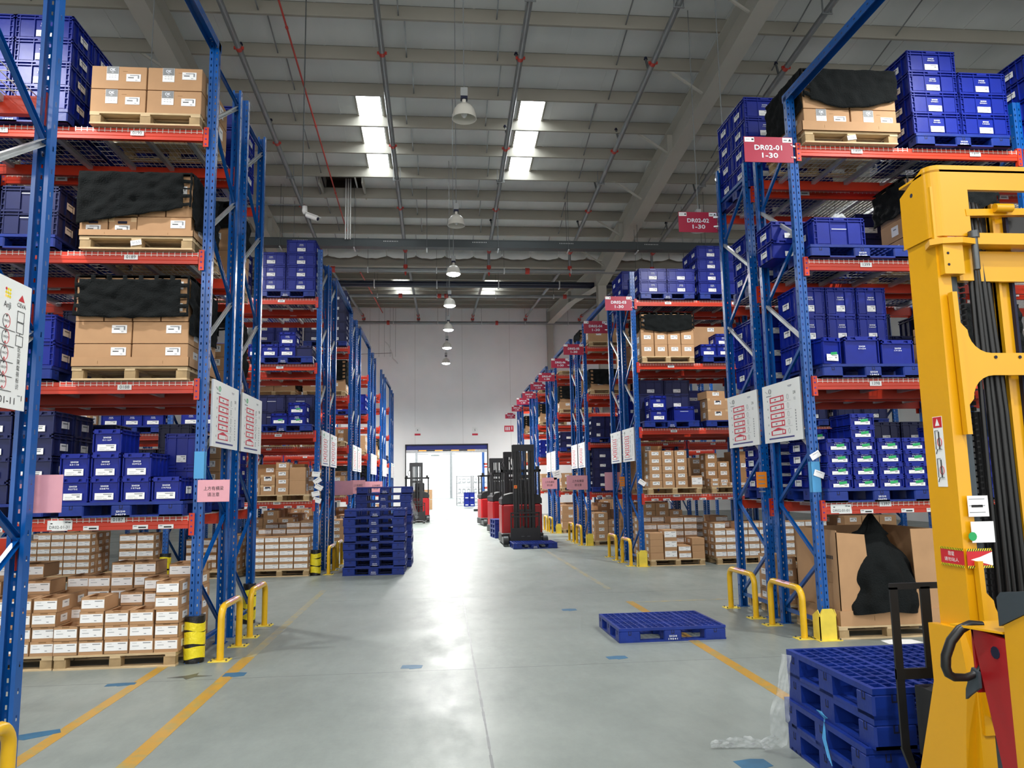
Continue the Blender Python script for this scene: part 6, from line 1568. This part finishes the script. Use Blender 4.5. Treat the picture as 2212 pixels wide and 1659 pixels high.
# ================================================================ red and black reach trucks down the aisle
def reach_truck(x, y, rz, label, orange=True):
    t = thing('reach_truck', label, 'forklift', (x, y, 0), rz, 'red and black reach trucks')
    Bk = 'truck_black'
    def P(n, f, par=None): return put(n, cached(('rt', n, f.__name__), f), par or t)
    def base():
        b = MB(); b.bbox(-.62, .62, .75, 1.95, .06, .32, Bk, .03); b.box(-.42,.42,.02,.75,.10,.30,Bk); return b
    def body():
        b = MB(); b.bbox(-.60, .60, .80, 1.90, .30, 1.16, 'truck_red', .05)
        for xx in (-.28, .28): b.box(xx-.004, xx+.004, .797, .80, .32, 1.12, Bk)
        return b
    def hood():
        b = MB(); b.prism([(-.60,1.16),(.60,1.16),(.60,1.30),(.54,1.40),(.3,1.47),(-.25,1.48),(-.5,1.42),(-.60,1.30)], .82, 1.9, Bk); return b
    def seat():
        b = MB(); b.bbox(-.1, .35, 1.5, 1.9, 1.4, 1.9, Bk, .04); return b
    P('chassis', base); P('body', body); P('hood', hood); P('seat_back', seat)
    for s_ in (-1, 1):
        def rail():
            b = MB(); b.box(-.055,.055,.10,.12,.10,2.86,Bk); b.box(-.055,-.035,.10,.26,.10,2.86,Bk); b.box(.035,.055,.10,.26,.10,2.86,Bk); return b
        o = put('mast_rail', cached('rt_rail', rail), t, (s_*.25, 0, 0))
        def inner():
            b = MB(); b.box(-.025,.025,.14,.24,.12,2.78,Bk); return b
        put('inner_rail', cached('rt_inner', inner), t, (s_*.16, 0, 0))
        def leg():
            b = MB(); b.box(-.055,.055,-.05,.9,.05,.22,'steel_dark'); b.prism([(-.12,.02),(.08,.02),(.08,.26),(-.05,.28),(-.12,.2)], -.06, .06, 'steel_dark', 'x'); return b
        L_ = put('support_leg', cached('rt_leg', leg), t, (s_*.56, 0, 0))
        def wheel():
            b = MB(); b.tube([(-.07,0,.13),(.07,0,.13)], .13, 'rubber', 16); return b
        put('load_wheel', cached('rt_wheel', wheel), L_, (0, -.02, 0))
        def fork():
            b = MB(); b.box(-.05,.05,-.02,.02,.06,.55,Bk); b.box(-.05,.05,-1.0,.0,.05,.085,'steel_dark'); return b
        put('fork', cached('rt_fork', fork), t, (.15+s_*.23, .02, 0))
        def gp():
            b = MB(); b.bar((0,.95,1.3),(0,1.0,2.12), .05, .05, Bk, (0,1,0)); b.bar((0,1.85,1.3),(0,1.8,2.12), .05, .05, Bk, (0,1,0)); return b
        put('guard_post', cached('rt_gp', gp), t, (s_*.55, 0, 0))
    def cross():
        b = MB(); b.box(-.31,.31,.09,.13,2.68,2.87,Bk); b.box(-.34,-.30,.08,.16,2.45,2.86,Bk)
        b.box(-.31,.31,.12,.15,1.9,2.0,Bk); b.box(-.31,.31,.12,.15,.95,1.02,Bk); b.box(-.1,-.06,.14,.2,.2,2.7,Bk); b.box(.03,.08,.14,.2,.2,2.7,Bk); return b
    P('mast_crossbars', cross)
    def hoses():
        b = MB(); b.tube([(-.02,.12,2.7),(-.03,.11,1.8),(.02,.12,.9),(0,.14,.5)], .012, 'hose_black', 6); b.tube([(.0,.12,2.7),(.01,.11,1.8),(-.01,.12,.9),(.02,.14,.5)], .012, 'hose_black', 6); b.tube([(-.35,.1,2.5),(-.42,.08,2.42),(-.34,.1,2.2)], .015, 'hose_black', 6); return b
    P('hoses', hoses)
    def rest():
        b = MB(); b.bar((-.42,0,.92),(.42,0,.92), .03, .04, Bk); b.box(-.42,-.38,-.015,.015,.1,.92,Bk); b.box(.38,.42,-.015,.015,.1,.92,Bk); b.box(-.40,.40,-.01,.05,.12,.5,Bk); b.box(-.42,.42,-.02,.0,.80,.84,Bk)
        for xx in (-.12, .05): b.box(xx, xx+.09, -.012, -.01, .26, .275, 'steel_dark')
        return b
    P('load_backrest', rest)
    def guard():
        b = MB(); b.box(-.60,.60,.93,.99,2.10,2.17,Bk); b.box(-.60,.60,1.76,1.82,2.10,2.17,Bk); b.box(-.60,-.54,.93,1.82,2.10,2.17,Bk); b.box(.54,.60,.93,1.82,2.10,2.17,Bk)
        for q in range(6): b.box(-.45+q*.17,-.42+q*.17,.93,1.82,2.12,2.15,Bk)
        for s_ in (-1,1): b.box(s_*.5-.05, s_*.5+.05, .90, .95, 2.16, 2.26, Bk)
        return b
    P('overhead_guard', guard)
    if orange:
        def st(): 
            b = MB(); b.quad((-.25,.099,1.66),(1,0,0),(0,0,1),.09,.09,'orange_paper',.002); b.quad((-.25,.097,1.66),(1,0,0),(0,0,1),.05,.04,'sticker_red',.002); return b
        P('warning_sticker', st)
    return t
reach_truck(2.40, 21.85, .0, 'red and black reach truck, the largest, mast towards the camera beside the racks')
reach_truck(2.55, 26.6, .12, 'red and black reach truck parked behind the largest one', False)
reach_truck(2.45, 32.8, .10, 'red and black reach truck, third back on the right near the doorway', False)
reach_truck(-1.15, 37.4, 0, 'red and black reach truck parked left of the doorway', False)
for q in range(4): plastic_pallet(2.02, 25.2, q*.15, 'blue pallet beside the second reach truck, %s from the floor' % ORD[q], None, .1, w_=.5)
# yellow and blue post behind the main reach truck
b = MB(); b.box(-.03,.03,0,.05,0,2.2,'truck_yellow'); b.box(-.05,.05,-.02,.0,1.95,2.35,'rack_blue'); b.box(-.1,.1,-.05,.1,0,.02,'truck_yellow')
thing('marker_post', 'yellow post with a blue top seen through the main truck mast', 'post', (2.62, 24.6, 0), me=b)

# ================================================================ things in the hall beyond the doorway
def wire_rack(x, y, label):
    t = thing('wire_shelf', label, 'shelf', (x, y, 0))
    b = MB()
    for xx in (-.65, .65):
        for yy in (0, .8): b.bar((xx,yy,0),(xx,yy,2.6), .04, .04, 'steel_dark', (0,1,0))
    for z in (.15, .75, 1.0, 1.55, 1.9, 2.5): b.box(-.65,.65,0,.8,z,z+.04,'pipe_grey')
    put('frame', b, t)
    for i, z in enumerate((.2, 1.05, 1.95)):
        for k in range(3):
            b = MB(); b.lathe([(0,.4),(.12,.38),(.17,.2),(.15,.02),(0,0)], 'door_white', 10, (-.42+.42*k, .4, z)); put('white_drum', b, t)
wire_rack(2.1, 68, 'grey wire shelf with white drums in the far hall, left one'); wire_rack(3.55, 68, 'grey wire shelf with white drums in the far hall, right one')
for c in range(2):
    for r in range(2):
        for k in range(2): tote(2.05+c*.42, 60+r*.5, .1+k*.55, .41, .48, .54, 'blue crate in the far hall, %s column, %s tier%s' % (ORD[c], ORD[k], ', behind' if r else ''), 'flat', grp='blue crates in the far hall')
def far_posts(y, x):
    t = thing('pallet_rack', 'blue rack uprights just inside the doorway, %s pair' % ('near' if y < 50 else 'far'), 'pallet rack', (x, y, 0))
    for dx in (0, .9): b = MB(); b.box(dx-.05,dx+.05,0,.08,0,5.5,'rack_blue'); put('upright_post', b, t)
    for z in (1.5, 3.0, 4.2): b = MB(); b.box(-.0,3,.0,.05,z,z+.12,'beam_orange'); put('beam', b, t)
far_posts(48.5, 2.75); far_posts(56, 3.1)
t = thing('sweeper', 'white and black floor machine beyond the doorway on the right', 'machine', (2.75, 52, 0))
b = MB(); b.prism([(-.55,.12),(.4,.12),(.4,.42),(.1,.48),(-.25,.3),(-.55,.16)], 0, .7, 'door_white'); put('shell', b, t)
b = MB(); b.box(-.5,.4,-.02,.72,.02,.14,'truck_black'); put('skirt', b, t)
for q, (x, z) in enumerate(((-1.75, 0), (-.95, 0), (-1.75, .75), (-.95, .75))): carton(x, 58, z, .7, .6, .72, 'brown box in the far hall behind the left truck, %s of four' % ORD[q], 'closed', 'carton', grp='boxes in the far hall')
# ================================================================ more than 300 of a kind: keep the ones that show largest, join the rest
def settle():
    vl = bpy.context.view_layer; vl.update(); dg = bpy.context.evaluated_depsgraph_get()
    from mathutils.bvhtree import BVHTree
    seen = {}; W, H = 2212, 1659; st = 3; O = Vector((0, 0, CAM_H))
    V = []; P = []; who = []
    for o in C.objects:          # stock stands as boxes, covers and boards as themselves
        if o.parent or o.type != 'MESH' or o.get('kind'): continue
        stem = o.name.split('.')[0]; M = o.matrix_world
        if stem in ('cardboard_box', 'labelled_carton', 'ribbed_tote', 'storage_tote'):
            vs = [Vector(c) for c in o.bound_box]; fs = [(0,1,2,3),(4,5,6,7),(0,1,5,4),(1,2,6,5),(2,3,7,6),(3,0,4,7)]
        elif stem in ('cloth_cover', 'black_sack'):
            vs = [v.co for v in o.data.vertices]; fs = [tuple(p.vertices) for p in o.data.polygons]
        else: continue
        b0 = len(V); V += [M @ v for v in vs]; P += [tuple(i+b0 for i in f) for f in fs]; who += [o.name]*len(fs)
    tree = BVHTree.FromPolygons(V, P)
    for py in range(1, H, st):
        for px in range(1, W, st):
            hit = tree.ray_cast(O, ((px-W/2)/FPX)*R_-((py-H/2)/FPX)*U_+F_)
            if hit[2] is not None: nm = who[hit[2]]; seen[nm] = seen.get(nm, 0)+1
    kids = {}
    for o in C.objects:
        if o.parent: kids.setdefault(o.parent.name, []).append(o)
    for stem, lab in (('cardboard_box', 'remaining small and hidden brown boxes deep in the racks'), ('labelled_carton', 'remaining small and hidden white-labelled cartons deep in the racks'),
                      ('ribbed_tote', 'remaining small and hidden ribbed blue totes deep in the racks'), ('storage_tote', 'remaining small and hidden blue totes deep in the racks')):
        obs = [o for o in C.objects if o.parent is None and o.name.split('.')[0] == stem]
        obs.sort(key=lambda o: -seen.get(o.name, 0))
        rest = [o for i, o in enumerate(obs) if i >= 300 or seen.get(o.name, 0) == 0]
        if len(rest) < 2: continue
        bm = MB(); V = []; F = []; MI = []; names = []; cache = {}; dead = []
        for o in rest:
            for q in [o]+kids.get(o.name, []):
                me = q.data; M = q.matrix_world
                if me.name not in cache:
                    for mm in me.materials:
                        if mm.name not in names: names.append(mm.name)
                    cache[me.name] = ([v.co.copy() for v in me.vertices], [tuple(p.vertices) for p in me.polygons], [names.index(me.materials[p.material_index].name) for p in me.polygons])
                vs, fs, ms = cache[me.name]; b0 = len(V)
                V += [M @ v for v in vs]; F += [tuple(i+b0 for i in f) for f in fs]; MI += ms; dead.append(q)
        me = bpy.data.meshes.new(stem+'_rest'); me.from_pydata(V, [], F)
        for nm in names: me.materials.append(bpy.data.materials[nm])
        me.polygons.foreach_set('material_index', MI); me.update()
        t = thing(stem+'_pile', lab, 'box' if 'box' in stem or 'carton' in stem else 'tote', me=me); t['kind'] = 'stuff'
        bpy.data.batch_remove(dead)
        print('SETTLE', stem, len(obs), 'kept', len(obs)-len(rest))
settle()
